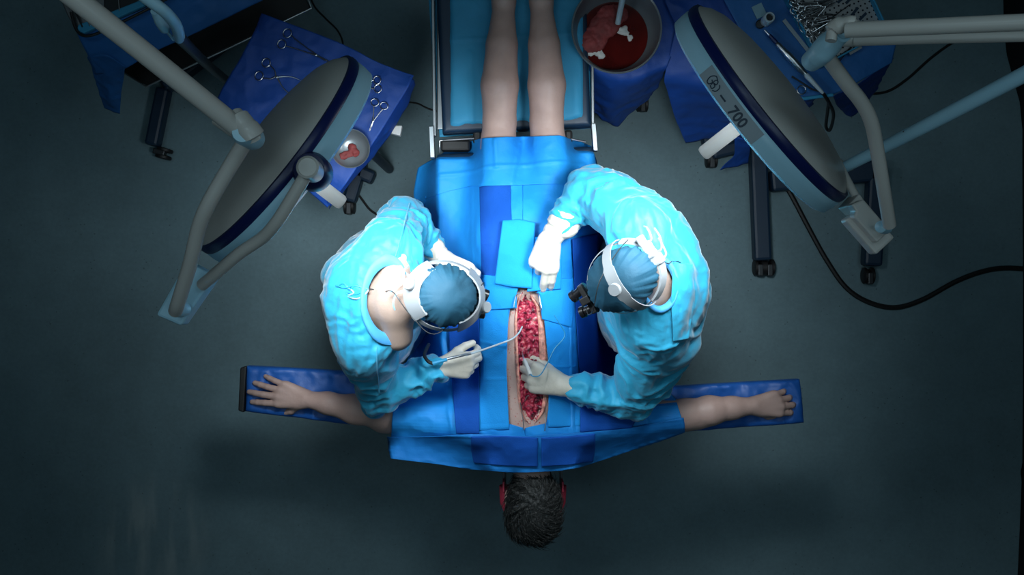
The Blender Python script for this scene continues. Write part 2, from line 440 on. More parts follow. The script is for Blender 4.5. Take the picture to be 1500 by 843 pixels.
# ---------------------------------------------------------------- hands
def hand(w, d, n, t, curls, spread=.06, L=1., infl=0., thumb=(.7, .2, .15), fk=.0025, tw=(1, 1, 1, 1)):
    """w wrist, d towards fingers, n back of the hand, t towards the thumb; curls: four (a,b,c) bends in degrees"""
    w = Vector(w); d = Vector(d).normalized(); n = Vector(n); n = (n - d * n.dot(d)).normalized()
    tt = Vector(t); t = (tt - d * tt.dot(d) - n * tt.dot(n)).normalized()
    P_ = []
    offs = (.032, .0108, -.0108, -.031); fw = (.086, .091, .086, .077); ln = (.97, 1.06, .99, .80)
    rad = (.0112, .0114, .0109, .0099)
    for i in range(4):
        K = w + d * fw[i] * L + t * offs[i] * L + n * (.004 - .002 * abs(i - 1.2))
        P_.append(cap(w + t * offs[i] * .45 * L + d * .004, .0165 + infl, K, rad[i] * 1.22 + infl, .012))
        P_.append(cap(w + t * offs[i] * .6 * L + d * .02 - n * .006, .012 + infl, K - n * .004 - d * .01, .011 + infl, .012))
    for i in range(4):
        K = w + d * fw[i] * L + t * offs[i] * L + n * (.004 - .002 * abs(i - 1.2))
        a = spread * (1.5 - i)
        dd = (d * math.cos(a) + t * math.sin(a)).normalized(); nn = n.copy(); ax = dd.cross(nn)
        p = K; r = rad[i]
        for s, (l, c) in enumerate(zip((.043, .027, .022), curls[i])):
            c = math.radians(c)
            Rm = Matrix.Rotation(-c, 3, ax); dd = Rm @ dd; nn = Rm @ nn
            q = p + dd * l * ln[i] * L
            r2 = r * (.93, .93, .88)[s]
            P_.append(cap(p, r + infl, q, r2 + infl, fk if s else .005)); p = q; r = r2
    a, b, c = thumb
    d0 = (d * (1 - a) + t * a - n * .35).normalized(); p = w + d * .018 * L + t * .018 * L - n * .006
    q = p + d0 * .046 * L; P_.append(cap(p, .0165 + infl, q, .0125 + infl, .014))
    d1 = (d0 + d * b * 2 - t * b).normalized(); q2 = q + d1 * .034 * L; P_.append(cap(q, .0122 + infl, q2, .0105 + infl, .004))
    d2 = (d1 + d * c * 2 - t * c).normalized(); q3 = q2 + d2 * .027 * L; P_.append(cap(q2, .0105 + infl, q3, .0088 + infl, .003))
    return P_

# ---------------------------------------------------------------- patient
ZM = .93
pt = empty('person', (P(775, 400, ZM).x, P(775, 400, ZM).y, ZM),
           'person lying face down on the operating table, arms outstretched on the boards, bare calves showing', 'person')
FL = ((0, 0, 1), .66)
body = []
body += [cap(P(775, 600, 1.035), .150, P(775, 500, 1.035), .155, .04, FL),
         cap(P(775, 500, 1.035), .150, P(775, 420, 1.03), .135, .04, FL),
         cap(P(775, 420, 1.03), .135, P(775, 350, 1.03), .155, .04, FL),
         cap(P(705, 622, 1.03), .070, P(848, 622, 1.03), .070, .05),
         cap(P(775, 650, 1.03), .065, P(780, 695, 1.01), .058, .04),
         ell(P(738, 352, 1.05), (.085, .10, .085), None, .04), ell(P(812, 352, 1.05), (.085, .10, .085), None, .04)]
legs = []
for (hx, kx, cx, ax_, tx) in ((736, 730, 732, 738, 735), (812, 803, 801, 793, 797)):
    legs += [cap(P(hx, 340, 1.02), .085, P(kx, 205, .99), .056, .03), cap(P(kx, 225, .99), .055, P(cx-.3, 180, .99), .0535, .012),
             cap(P(cx-.3, 180, .99), .0535, P(cx, 125, .995), .0605, .012), cap(P(cx, 125, .995), .0605, P((cx + ax_) / 2, 66, .988), .0505, .012),
             cap(P((cx + ax_) / 2, 66, .988), .0505, P(ax_, 5, .975), .034, .012), cap(P(ax_, 5, .975), .034, P(ax_, -12, .985), .031, .02),
             cap(P(ax_, -6, .985), .031, P(tx, -40, .955), .030, .03), cap(P(tx - 4, -40, .955), .024, P(tx - 7, -78, .94), .014, .02, ),
             cap(P(tx + 5, -40, .955), .024, P(tx + 8, -82, .94), .015, .02),
             ell(P(ax_, -14, 1.0), (.026, .03, .032), None, .02)]
    for j in range(5):
        legs.append(cap(P(tx - 10 + j * 5, -74, .94), .010, P(tx - 12 + j * 6, -92 + abs(j - 3) * 2, .938), .008, .003))
# head face down, crown towards the bottom of the picture
hc = P(781, 741, .99)
Rh = np.array([[1, 0, 0], [0, -1, 0], [0, 0, -1]])   # head axes: side, up(crown)=-y, face=-z
head = [ell(hc + Vector((0, -.005, .012)), (.080, .100, .094), None, .02),
        cap(hc + Vector((0, .045, -.02)), .055, hc + Vector((0, .085, -.055)), .038, .02),
        cap(hc + Vector((0, .015, -.085)), .013, hc + Vector((0, .038, -.102)), .012, .012),
        cap(hc + Vector((-.018, .066, -.088)), .008, hc + Vector((.018, .066, -.088)), .008, .01),
        ell(hc + Vector((.082, .02, -.004)), (.011, .032, .020), None, .006), ell(hc + Vector((-.082, .02, -.004)), (.011, .032, .020), None, .006),
        cap(hc + Vector((0, .06, .0)), .058, P(777, 665, 1.02), .064, .03)]
arms = []
def armchain(pts, rs, k=.02):
    return [cap(pts[i], rs[i], pts[i + 1], rs[i + 1], k) for i in range(len(pts) - 1)]
LW = P(449, 585, .957); RW = P(1103, 595, .957)
aL = armchain([P(700, 620, 1.03), P(628, 612, .995), P(572, 611, .977), P(520, 600, .976), P(480, 591, .966), LW], [.070, .054, .047, .046, .034, .027])
aR = armchain([P(850, 620, 1.03), P(940, 612, .995), P(1004, 607, .977), P(1040, 602, .976), P(1072, 598, .966), RW], [.070, .054, .047, .046, .035, .028])
aL.append(cap(P(560, 618, .965), .036, P(578, 616, .965), .034, .02)); aR.append(cap(P(1000, 615, .965), .036, P(1022, 614, .965), .034, .02))
arms_all = aL + aR
hL = hand(LW + Vector((-.002, 0, .001)), P(372, 569, .95) - P(449, 585, .957), (0, 0, 1), (0, -1, 0), [(5, 10, 6), (3, 10, 6), (4, 10, 6), (8, 12, 6)], .11, 1.03, 0, (.55, .2, .2))
hR = hand(RW + Vector((.002, 0, .001)), P(1172, 590, .95) - P(1103, 597, .957), (0, 0, 1), (0, -1, 0), [(24, 30, 20), (22, 34, 20), (24, 34, 20), (26, 34, 20)], .09, .98, 0, (.42, .25, .3))
# wound bed cut into the back
WT, WB = (772, 440), (781, 606)
def backz(px, py): return 1.137
cav = [cap(P(772, 448, 1.148), .036, P(776, 520, 1.138), .0385, .006, sub=True), cap(P(776, 520, 1.138), .0385, P(780, 594, 1.142), .035, .006, sub=True), cap(P(772, 450, 1.148), .036, P(770, 436, 1.160), .030, .006, sub=True), cap(P(780, 594, 1.142), .033, P(779, 608, 1.155), .026, .006, sub=True)]
parts = []
hb = .0065
full = body + legs + arms_all
Dg, lo_g = sdf_grid(full, .008)
V, Q = surf_nets(*sdf_grid(body + legs + [a for a in (aL[0], aR[0])] + cav, hb), hb); V = relax(V, Q, 2)
parts.append((V, Q))
parts.append(blob(head, .0035, 1))
for chain, hd in ((aL, hL), (aR, hR)):
    parts.append(blob(chain + [dict(h_) for h_ in hd], .0026, 1))
V, Q = join(parts)
bodyo = mesh('body', V, Q, M['skin'], pt)
a_, b_ = np.array(P(772, 435, 1.14)), np.array(P(782, 615, 1.14))
tt_ = np.clip((V[:, 1] - a_[1]) / (b_[1] - a_[1]), 0, 1); cx_ = a_[0] + (b_[0] - a_[0]) * tt_
dw = np.hypot(V[:, 0] - cx_, np.maximum(0, np.maximum(V[:, 1] - a_[1], b_[1] - V[:, 1])))
at = bodyo.data.attributes.new('near_wound', 'FLOAT', 'POINT')
at.data.foreach_set('value', np.where((dw < .11) & (V[:, 2] > 1.0), np.clip(1.2 - dw / .1, 0, 1), 0).astype(np.float32))
# ears, hair
hp = [ell(hc + Vector((0, -.008, .018)), (.089, .110, .094), None, .01),
      ell(hc + Vector((0, .045, .035)), (.068, .075, .070), None, .03),
      ell(hc + Vector((.02, -.05, .03)), (.060, .062, .070), None, .02),
      ell(hc + Vector((-.025, -.045, .02)), (.058, .062, .072), None, .02), ell(hc + Vector((0, .092, .022)), (.052, .05, .048), None, .02)]
HV, HQ = blob(hp, .0042, 1)
N = vnormals(HV, HQ)
rel = HV - np.array(hc)
ang = np.arctan2(rel[:, 0], rel[:, 1] - .03)
rr = np.hypot(rel[:, 0], rel[:, 1] - .03)
fl = vnoise(np.stack([ang * 9 + rr * 22, rr * 14, rel[:, 2] * 10], -1)) * .006 + vnoise(np.stack([ang * 26 + rr * 40, rr * 10, rel[:, 2] * 8], -1)) * .0035
keep = rel[:, 2] > -.03
HV = HV + N * fl[:, None]
HQ = HQ[(keep[HQ]).all(1)]
mesh('hair', HV, HQ, M['hair'], pt, label='short dark hair on the face-down head')
# strands on the surface
mb = MB()
rs = np.random.RandomState(3)
idx = rs.choice(np.where(rel[:, 2] > 0.0)[0], 1300)
for i in idx:
    p = Vector(HV[i]); nn = Vector(N[i]); r2 = p - hc
    sw = Vector((-(r2.y - .03), r2.x, 0)).normalized() * 1.3 + Vector((r2.x, r2.y - .03, 0)).normalized()
    tg = (sw - nn * sw.dot(nn)).normalized(); l = .022 + .02 * rs.rand()
    j = Vector(rs.randn(3)) * .003
    tube(mb, [p - nn * .002, p + tg * l * .5 + nn * .003 + j, p + tg * l - nn * (.002 - .006 * rs.rand()) + j * 2], [.0011, .001, .0003], 3, False)
st = mb.build('hair_strands', M['hair'], pt, auto=False); st['kind'] = 'stuff'

# wound tissue
def wrow(py):
    pts = [(427, 766, 775), (436, 761, 779), (450, 757, 787), (475, 756, 790), (500, 757, 791), (530, 758, 792), (560, 760, 796), (585, 761, 797), (603, 764, 794), (615, 769, 788), (622, 775, 782)]
    for i in range(len(pts) - 1):
        if pts[i][0] <= py <= pts[i + 1][0]:
            t = (py - pts[i][0]) / (pts[i + 1][0] - pts[i][0])
            return pts[i][1] + (pts[i + 1][1] - pts[i][1]) * t, pts[i][2] + (pts[i + 1][2] - pts[i][2]) * t
nu, nv = 46, 190
# height of the skin surface along the back, from the implicit body
def topz_grid(D, lo, h):
    n = D.shape[2]; S = D < 0
    k = n - 1 - np.argmax(S[:, :, ::-1], 2); anyc = S.any(2)
    k = np.minimum(k, n - 2)
    I, J = np.indices(k.shape); d0 = D[I, J, k]; d1 = D[I, J, k + 1]
    z = lo[2] + h * (k + d0 / (d0 - d1 + 1e-9))
    return np.where(anyc, z, 0)
TZ = topz_grid(Dg, lo_g, .008)
def bil(G, lo, h, x, y):
    fx = np.clip((np.asarray(x) - lo[0]) / h, 0, G.shape[0] - 1.001); fy = np.clip((np.asarray(y) - lo[1]) / h, 0, G.shape[1] - 1.001)
    i = fx.astype(int); j = fy.astype(int); u = fx - i; v = fy - j
    return (G[i, j] * (1 - u) * (1 - v) + G[i + 1, j] * u * (1 - v) + G[i, j + 1] * (1 - u) * v + G[i + 1, j + 1] * u * v)
wv = []
for j in range(nv + 1):
    py = 427 + (622 - 427) * j / nv; x0, x1 = wrow(min(py, 621.99))
    for i in range(nu + 1):
        u = i / nu * 2 - 1
        q = P(x0 + (x1 - x0) * (u + 1) / 2, py, 1.13); wv.append((q.x, q.y, u))
wv = np.array(wv)
zt = bil(TZ, lo_g, .008, wv[:, 0], wv[:, 1])
u = wv[:, 2]; pp = np.stack([wv[:, 0], wv[:, 1], wv[:, 0] * 0], -1)
lump = np.abs(vnoise(pp * 62)) * .013 + vnoise(pp * 120 + 9) * .006 + vnoise(pp * 260 + 3) * .003
spine = .010 * np.exp(-(u / .28) ** 2) * (.6 + .4 * np.sin(wv[:, 1] * 150))
z = zt - .014 * (1 - np.abs(u) ** 4) + (lump + spine) * (1 - np.abs(u) ** 6) + .002
WV = np.stack([wv[:, 0], wv[:, 1], z], -1)
WF = [(j * (nu + 1) + i, j * (nu + 1) + i + 1, (j + 1) * (nu + 1) + i + 1, (j + 1) * (nu + 1) + i) for j in range(nv) for i in range(nu)]
WF = [q[::-1] for q in WF]
mesh('wound', WV, WF, M['wound'], pt, label='long open incision with raw red tissue along the spine')
# fleshy edges of the incision
for nm, side, w0, w1 in (('wound_edge', 1, 10, 7), ('wound_edge', 0, 5, 5)):
    vv = []; n2 = 130; m2 = 8
    for j in range(n2 + 1):
        py = 432 + (617 - 432) * j / n2; x = wrow(py)[side]; s = 1 if side else -1
        wd = (w0 if side else w1) * (math.sin(PI * j / n2) ** .5) * (1 if side else .8)
        for i in range(m2 + 1):
            t = i / m2; q = P(x + s * (-1.5 + (wd + 1.5) * t), py, 1.14)
            zz = float(bil(TZ, lo_g, .008, q.x, q.y)) + .001 + .007 * math.sin(PI * min(1, t * 1.02 + .05)) * (1 + .4 * float(vnoise(np.array([q.x * 90, q.y * 90, 1.])))) - .003 * (t == 1)
            vv.append((q.x, q.y, zz))
    ff = [(j * (m2 + 1) + i, j * (m2 + 1) + i + 1, (j + 1) * (m2 + 1) + i + 1, (j + 1) * (m2 + 1) + i) for j in range(n2) for i in range(m2)]
    if side: ff = [q[::-1] for q in ff]
    mesh(nm, vv, ff, M['fat'], pt)

# ---------------------------------------------------------------- table
def pxpoly(pts, z): return [P(x, y, z).xy for x, y in pts]
def padslab(name, quad, z, thick, m, parent=None, rnd=.015, amp=.0, sc=12, n=60, q=24, **kw):
    """quad px corners TL,TR,BR,BL at height z -> soft slab"""
    A = [P(x, y, z) for x, y in quad]
    def us(n, L):
        e = [0, .15 * rnd / L, .5 * rnd / L, rnd / L]; return e + list(np.linspace(rnd / L, 1 - rnd / L, n)[1:-1]) + [1 - t for t in reversed(e)]
    Lu = (A[1] - A[0]).length; Lv = (A[3] - A[0]).length
    U = us(n, Lu); W = us(q, Lv); V = []
    for v in W:
        for u in U:
            p = (A[0] * (1 - u) + A[1] * u) * (1 - v) + (A[3] * (1 - u) + A[2] * u) * v
            e = min(min(u, 1 - u) * Lu, min(v, 1 - v) * Lv)
            dz = rnd * (1 - math.sqrt(max(0, 1 - (1 - min(1, e / rnd)) ** 2)))
            V.append((p.x, p.y, z - dz))
    V = np.array(V)
    if amp: V[:, 2] += amp * (1 - np.abs(fbm(np.stack([V[:, 0] * sc, V[:, 1] * sc * .8, V[:, 0] * 0 + 3], -1), 3))) * 1.0 - amp
    nu_ = len(U); nv_ = len(W)
    Fc = [(j * nu_ + i, (j + 1) * nu_ + i, (j + 1) * nu_ + i + 1, j * nu_ + i + 1) for j in range(nv_ - 1) for i in range(nu_ - 1)]
    ring = [i for i in range(nu_)] + [j * nu_ + nu_ - 1 for j in range(1, nv_)] + [(nv_ - 1) * nu_ + i for i in range(nu_ - 2, -1, -1)] + [j * nu_ for j in range(nv_ - 2, 0, -1)]
    b0 = len(V); B = V[ring].copy(); B[:, 2] = z - thick; V = np.concatenate([V, B]); R = len(ring)
    for k in range(R):
        k2 = (k + 1) % R; Fc.append((ring[k], ring[k2], b0 + k2, b0 + k))
    Fc.append(tuple(range(b0 + R - 1, b0 - 1, -1)))
    o = mesh(name, V, Fc, m, parent, True, **kw); 
    try: o.data.set_sharp_from_angle(angle=math.radians(50))
    except Exception: pass
    return o
tb = empty('operating_table', (P(770, 400, .9).x, P(770, 400, .9).y, 0), 'operating table with steel side rails and a blue padded leg section under the lying person', 'operating table')
padslab('mattress', [(640, 226), (868, 214), (870, 645), (648, 645)], .925, .06, M['blue_metal'], tb)
padslab('leg_mattress', [(634, -120), (855, -120), (866, 184), (648, 195)], .915, .06, M['blue_metal'], tb)
mb = MB()
for pts in ([(633, -120), (637, 200)], [(866, -120), (868, 190)]):
    a, b = [P(x, y, .86) for x, y in pts]; d = (b - a)
    box(mb, (a + b) / 2, (.010, d.length, .03), (Vector((1, 0, 0)), d.normalized(), Vector((0, 0, 1))))
    mb.build('side_rail', M['steel_dull'], tb, False, bevel=.002); mb = MB()
for pts in ([(632, 186), (634, 232)], [(869, 182), (872, 222)]):
    a, b = [P(x, y, .88) for x, y in pts]; d = (b - a)
    box(mb, (a + b) / 2, (.016, d.length, .035), (Vector((1, 0, 0)), d.normalized(), Vector((0, 0, 1))))
    mb.build('rail_bracket', M['steel'], tb, False, bevel=.002); mb = MB()
for (x0, x1, y0, y1, nm) in ((646, 689, 206, 222, 'joint_pad'), (826, 838, 192, 212, 'joint_pad'), (693, 706, 186, 212, 'joint_pad')):
    a = P(x0, y0, .86); b = P(x1, y1, .86)
    box(mb, (a + b) / 2, (abs(b.x - a.x), abs(b.y - a.y), .05)); mb.build(nm, M['black'], tb, False, bevel=.008); mb = MB()
tube(mb, PS([(644, 224), (644, 206), (690, 203), (833, 203), (858, 208)], .88), .0035, 8); mb.build('hinge_rod', M['steel'], tb); mb = MB()
prism(mb, pxpoly([(655, 640), (862, 640), (864, 226), (652, 226)], .86), .835, .863)
prism(mb, pxpoly([(640, 190), (862, 182), (850, -115), (640, -115)], .85), .825, .854)
mb.build('table_frame', M['steel_dull'], tb, False, bevel=.004); mb = MB()
box(mb, (.03, -.05, .56), (.26, .36, .55)); box(mb, (.03, -.05, .30), (.34, .44, .2)); mb.build('column', M['lamp_cyan_lit'], tb, False, bevel=.03); mb = MB()
box(mb, (.03, -.02, .10), (.48, .95, .13)); mb.build('base', M['dark_metal'], tb, False, bevel=.04); mb = MB()

# arm boards
for quad, nm, lab, endq in (([(360, 537), (640, 552), (640, 640), (357, 604)], 'arm_board', 'blue vinyl arm board with a black end cap, under the hand with spread fingers', [(352, 539), (361, 537), (357, 605), (349, 602)]),
                            ([(905, 572), (1174, 557), (1181, 621), (905, 642)], 'arm_board', 'blue vinyl arm board without a black end cap, under the curled hand', None)):
    A = P(sum(q[0] for q in quad) / 4, sum(q[1] for q in quad) / 4, .9)
    r = empty(nm, (A.x, A.y, .86), lab, 'arm board')
    padslab('cushion', quad, .932, .05, M['pad'], r, .014, amp=.014, sc=13, n=110, q=30)
    if endq:
        prism(mb, pxpoly(endq[::-1], .925), .868, .928); mb.build('end_cap', M['black'], r, False, bevel=.004, label='black end cap'); mb = MB()
    cx = [(q[0] * .94 + .06 * 770, q[1]) for q in quad]
    prism(mb, pxpoly([(cx[3][0], cx[3][1] - 10), (cx[2][0], cx[2][1] - 10), (cx[1][0], cx[1][1] + 8), (cx[0][0], cx[0][1] + 8)], .9), .855, .882)
    mb.build('board', M['dark_metal'], r, False, bevel=.003); mb = MB()

# headrest
hr = empty('headrest', (hc.x, hc.y, .8), 'red padded horseshoe headrest under the dark haired head', 'headrest')
pth = [hc + Vector((math.sin(a) * .083, .01 - math.cos(a) * -.075, -.065)) for a in np.linspace(-2.6, 2.6, 21)]
tube(mb, [hc + Vector((-.094, .055, -.05)), hc + Vector((-.092, .0, -.055)), hc + Vector((-.07, -.06, -.07)), hc + Vector((0, -.085, -.08)), hc + Vector((.07, -.06, -.07)), hc + Vector((.092, .0, -.055)), hc + Vector((.094, .055, -.05))] , .017, 12)
mb.build('cushion', M['red_pad'], hr); mb = MB()
for s in (-1, 1):
    tube(mb, [hc + Vector((s * .094, .05, -.075)), hc + Vector((s * .094, .20, -.075))], .007, 8)
    mb.build('support_rod', M['steel_dull'], hr); mb = MB()
for s in (-1, 1):
    box(mb, hc + Vector((s * .096, .06, -.028)), (.007, .034, .06)); mb.build('side_pad', M['red_pad'], hr, False, bevel=.003); mb = MB()

# ---------------------------------------------------------------- cloth support surface
hs = .01
gx = np.arange(-.75, .72, hs); gy = np.arange(-.80, .75, hs)
GX, GY = np.meshgrid(gx, gy, indexing='ij')
HB = bil(TZ, lo_g, .008, GX, GY)
HB = np.where((GX < lo_g[0]) | (GX > lo_g[0] + .008 * (TZ.shape[0] - 1)), 0, HB)
def blur(A, w):
    for _ in range(w):
        B = np.pad(A, 1, mode='edge'); A = (B[:-2, 1:-1] + B[2:, 1:-1] + B[1:-1, :-2] + B[1:-1, 2:] + B[1:-1, 1:-1] * 2) / 6
    return A
def inpoly(poly):
    r = np.zeros(GX.shape, bool); n = len(poly)
    for i in range(n):
        x0, y0 = poly[i]; x1, y1 = poly[(i + 1) % n]
        c = ((y0 > GY) != (y1 > GY)) & (GX < (x1 - x0) * (GY - y0) / (y1 - y0 + 1e-12) + x0); r ^= c
    return r
base = np.full(GX.shape, .60)
base[inpoly(pxpoly([(632, 226), (878, 214), (882, 645), (640, 645)], .925))] = .927
base[inpoly(pxpoly([(636, -120), (860, -120), (868, 186), (648, 198)], .915))] = .918
base[inpoly(pxpoly([(360, 537), (660, 552), (660, 640), (357, 604)], .93))] = .934
base[inpoly(pxpoly([(885, 572), (1174, 557), (1181, 621), (885, 642)], .93))] = .934
base[inpoly(pxpoly([(568, 600), (760, 596), (1008, 590), (1012, 640), (930, 668), (860, 694), (775, 702), (690, 698), (562, 684)], 1.0))] = .985
base[inpoly(pxpoly([(705, 640), (860, 640), (845, 697), (715, 697)], 1.06))] = 1.06
base = blur(base, 3)
base = np.maximum(base, HB)
HZ = base.copy()
for _ in range(14): HZ = np.maximum(base, blur(HZ, 3))
HZ = np.maximum(blur(HZ, 2), base) + .003
HT = HZ
def H(x, y): return bil(HT, (gx[0], gy[0]), hs, x, y)
def Hb(x, y): return bil(TZ, lo_g, .008, x, y)

def rows_eval(rows, U, W):
    R = []
    for r in rows:
        r = np.array(r, float); d = np.r_[0, np.cumsum(np.hypot(*np.diff(r, axis=0).T))]; d /= d[-1]
        R.append(np.stack([np.interp(U, d, r[:, 0]), np.interp(U, d, r[:, 1])], -1))
    R = np.array(R); t = np.linspace(0, 1, len(rows))
    out = np.zeros((len(W), len(U), 2))
    for k in range(len(U)):
        for c in range(2): out[:, k, c] = np.interp(W, t, R[:, k, c])
    return out
def cloth(name, rows, off, m, n=70, q=70, amp=.003, sc=18, creases=(), thick=0., parent=None, label=None, cat=None, group=None, stretch=(1, 1), seed=0, hang=0., loc_z=None, hf=None, edge=.004, lift=None):
    hf = hf or H
    e = [0, .01, .03]
    U = np.array(e + list(np.linspace(.05, .95, n)) + [.97, .99, 1]); W = np.array(e + list(np.linspace(.05, .95, q)) + [.97, .99, 1])
    G = rows_eval(rows, U, W)
    z = np.full(G.shape[:2], 1.08)
    for _ in range(6):
        mm = (CAMZ - z) / F; x = (G[..., 0] - 750) * mm; y = (421.5 - G[..., 1]) * mm
        z = .5 * z + .5 * (hf(x, y) + off)
    mm = (CAMZ - z) / F; x = (G[..., 0] - 750) * mm; y = (421.5 - G[..., 1]) * mm
    z = hf(x, y) + off
    wr = fbm(np.stack([x * sc * stretch[0] + seed, y * sc * stretch[1] - seed, x * 0 + seed * 3.1], -1), 3)
    wr = 1 - np.abs(wr) * 1.1
    z = z + amp * np.clip(wr, -1, 1) 
    for (a, b, h_, w_) in creases:
        a3, b3 = P(*a, 1.08), P(*b, 1.08); A = np.array(a3[:2]); B = np.array(b3[:2]); ab = B - A; L2 = ab @ ab
        t = np.clip(((x - A[0]) * ab[0] + (y - A[1]) * ab[1]) / L2, 0, 1)
        d = np.hypot(x - A[0] - ab[0] * t, y - A[1] - ab[1] * t); z = z + h_ * np.exp(-(d / w_) ** 2)
    if lift is not None: z = z + lift(x, y)
    ed = np.minimum(np.minimum(U, 1 - U)[None, :] * 1.0, np.minimum(W, 1 - W)[:, None] * 1.0)
    V = np.stack([x, y, z], -1).reshape(-1, 3); nu_ = len(U); nv_ = len(W)
    Fc = [(j * nu_ + i, (j + 1) * nu_ + i, (j + 1) * nu_ + i + 1, j * nu_ + i + 1) for j in range(nv_ - 1) for i in range(nu_ - 1)]
    if thick:
        zz = z - (1 - np.clip(ed / .02, 0, 1)) ** 2 * thick * .5; V[:, 2] = zz.reshape(-1)
        ring = [i for i in range(nu_)] + [j * nu_ + nu_ - 1 for j in range(1, nv_)] + [(nv_ - 1) * nu_ + i for i in range(nu_ - 2, -1, -1)] + [j * nu_ for j in range(nv_ - 2, 0, -1)]
        b0 = len(V); Bv = V[ring].copy(); Bv[:, 2] -= thick * .8; V = np.concatenate([V, Bv]); R = len(ring)
        for k in range(R): Fc.append((ring[k], ring[(k + 1) % R], b0 + (k + 1) % R, b0 + k))
    o = mesh(name, V, Fc, m, parent, True, label)
    if not thick:
        s = o.modifiers.new('s', 'SOLIDIFY'); s.thickness = .0015; s.offset = 1
    if cat: o['category'] = cat
    if group: o['group'] = group
    return o
DR = 'surgical drape'
cloth('table_sheet', [[(629, -115), (745, -115), (858, -115)], [(628, 0), (745, 0), (861, 0)], [(634, 90), (745, 90), (866, 90)], [(644, 201), (690, 198), (745, 194), (871, 188)]], .004, M['sheet'], 60, 90, .003, 9,
      [((686, 60), (690, 192), .005, .006), ((640, 42), (860, 30), .003, .005), ((845, 90), (850, 180), .004, .006)], label='blue sheet spread on the leg section of the operating table beneath the bare calves', cat='sheet',
      hf=lambda x, y: bil(np.minimum(HTS, .925), (gx[0], gy[0]), hs, x, y)) if False else None
HTS = np.where(base > .91, .918, .84)
HTS = blur(HTS, 2)
cloth('table_sheet', [[(629, -115), (745, -115), (858, -115)], [(628, 0), (745, 0), (861, 0)], [(634, 90), (745, 90), (866, 90)], [(644, 201), (690, 198), (745, 194), (871, 188)]], .004, M['sheet'], 60, 90, .003, 9,
      [((686, 60), (690, 192), .005, .006), ((640, 42), (860, 30), .003, .005), ((845, 90), (850, 180), .004, .006)], label='blue sheet spread on the leg section of the operating table beneath the bare calves', cat='sheet',
      hf=lambda x, y: bil(HTS, (gx[0], gy[0]), hs, x, y))
# body drape: two halves either side of the wound
cloth('surgical_drape', [[(621, 262), (660, 250), (700, 240), (765, 238)], [(622, 340), (690, 335), (766, 330)], [(624, 430), (690, 430), (750, 432)], [(610, 500), (680, 500), (741, 500)], [(582, 560), (660, 560), (741, 560)], [(576, 600), (660, 600), (744, 605)], [(574, 623), (650, 622), (746, 621)], [(574, 627), (650, 627), (768, 627)], [(573, 640), (650, 642), (770, 644)]],
      .006, M['drape'], 90, 150, .006, 11, [((625, 470), (700, 655), .006, .010), ((650, 560), (668, 660), .005, .007), ((590, 600), (690, 590), .005, .01), ((640, 400), (700, 408), .003, .005), ((690, 280), (692, 470), .004, .006)],
      label='bright blue body drape on the side of the surgeon holding the suction tube', cat=DR, group=None, seed=3)
cloth('surgical_drape', [[(765, 238), (800, 240), (879, 250)], [(766, 330), (820, 330), (884, 330)], [(795, 432), (850, 432), (892, 430)], [(804, 500), (860, 500), (905, 500)], [(804, 545), (880, 548), (962, 558)], [(803, 600), (900, 600), (990, 585)], [(800, 620), (890, 618), (996, 606)], [(769, 627), (890, 625), (998, 612)], [(768, 644), (880, 640), (1002, 626)]],
      .006, M['drape'], 90, 150, .006, 11, [((862, 330), (840, 480), .005, .010), ((905, 585), (925, 640), .006, .006), ((940, 590), (955, 640), .005, .005), ((835, 480), (838, 640), .006, .006)],
      label='bright blue body drape on the side of the surgeon holding the cautery pencil', cat=DR, seed=8)
cloth('surgical_drape', [[(641, 226), (675, 211), (705, 203), (745, 201), (785, 200), (820, 199), (850, 207), (868, 213)], [(612, 246), (660, 232), (745, 228), (830, 226), (874, 232)], [(606, 280), (640, 262), (745, 250), (840, 248), (877, 252)],
      [(606, 309), (620, 306), (622, 291), (655, 281), (690, 273), (745, 272), (800, 270), (850, 270), (878, 277)]], .019, M['drape'], 110, 60, .005, 10,
      [((725, 205), (727, 245), .006, .006), ((762, 205), (750, 268), .004, .005), ((640, 250), (860, 235), .004, .006)], label='upper blue drape tucked over the back of the knees', cat=DR, seed=5)
cloth('surgical_drape', [[(566, 641), (620, 640), (690, 636), (770, 639), (850, 634), (920, 628), (1001, 612)], [(569, 658), (640, 662), (770, 666), (860, 660), (930, 645), (1003, 624)],
      [(573, 672), (640, 680), (690, 688), (745, 692), (775, 692), (820, 690), (850, 685), (925, 660), (955, 652), (1003, 634)]], .026, M['drape_shaded'], 150, 36, .004, 14,
      [((566, 642), (690, 637), .004, .004), ((690, 637), (1001, 616), .003, .004)], label='folded blue drape running across the shoulders just above the head', cat=DR, seed=11)
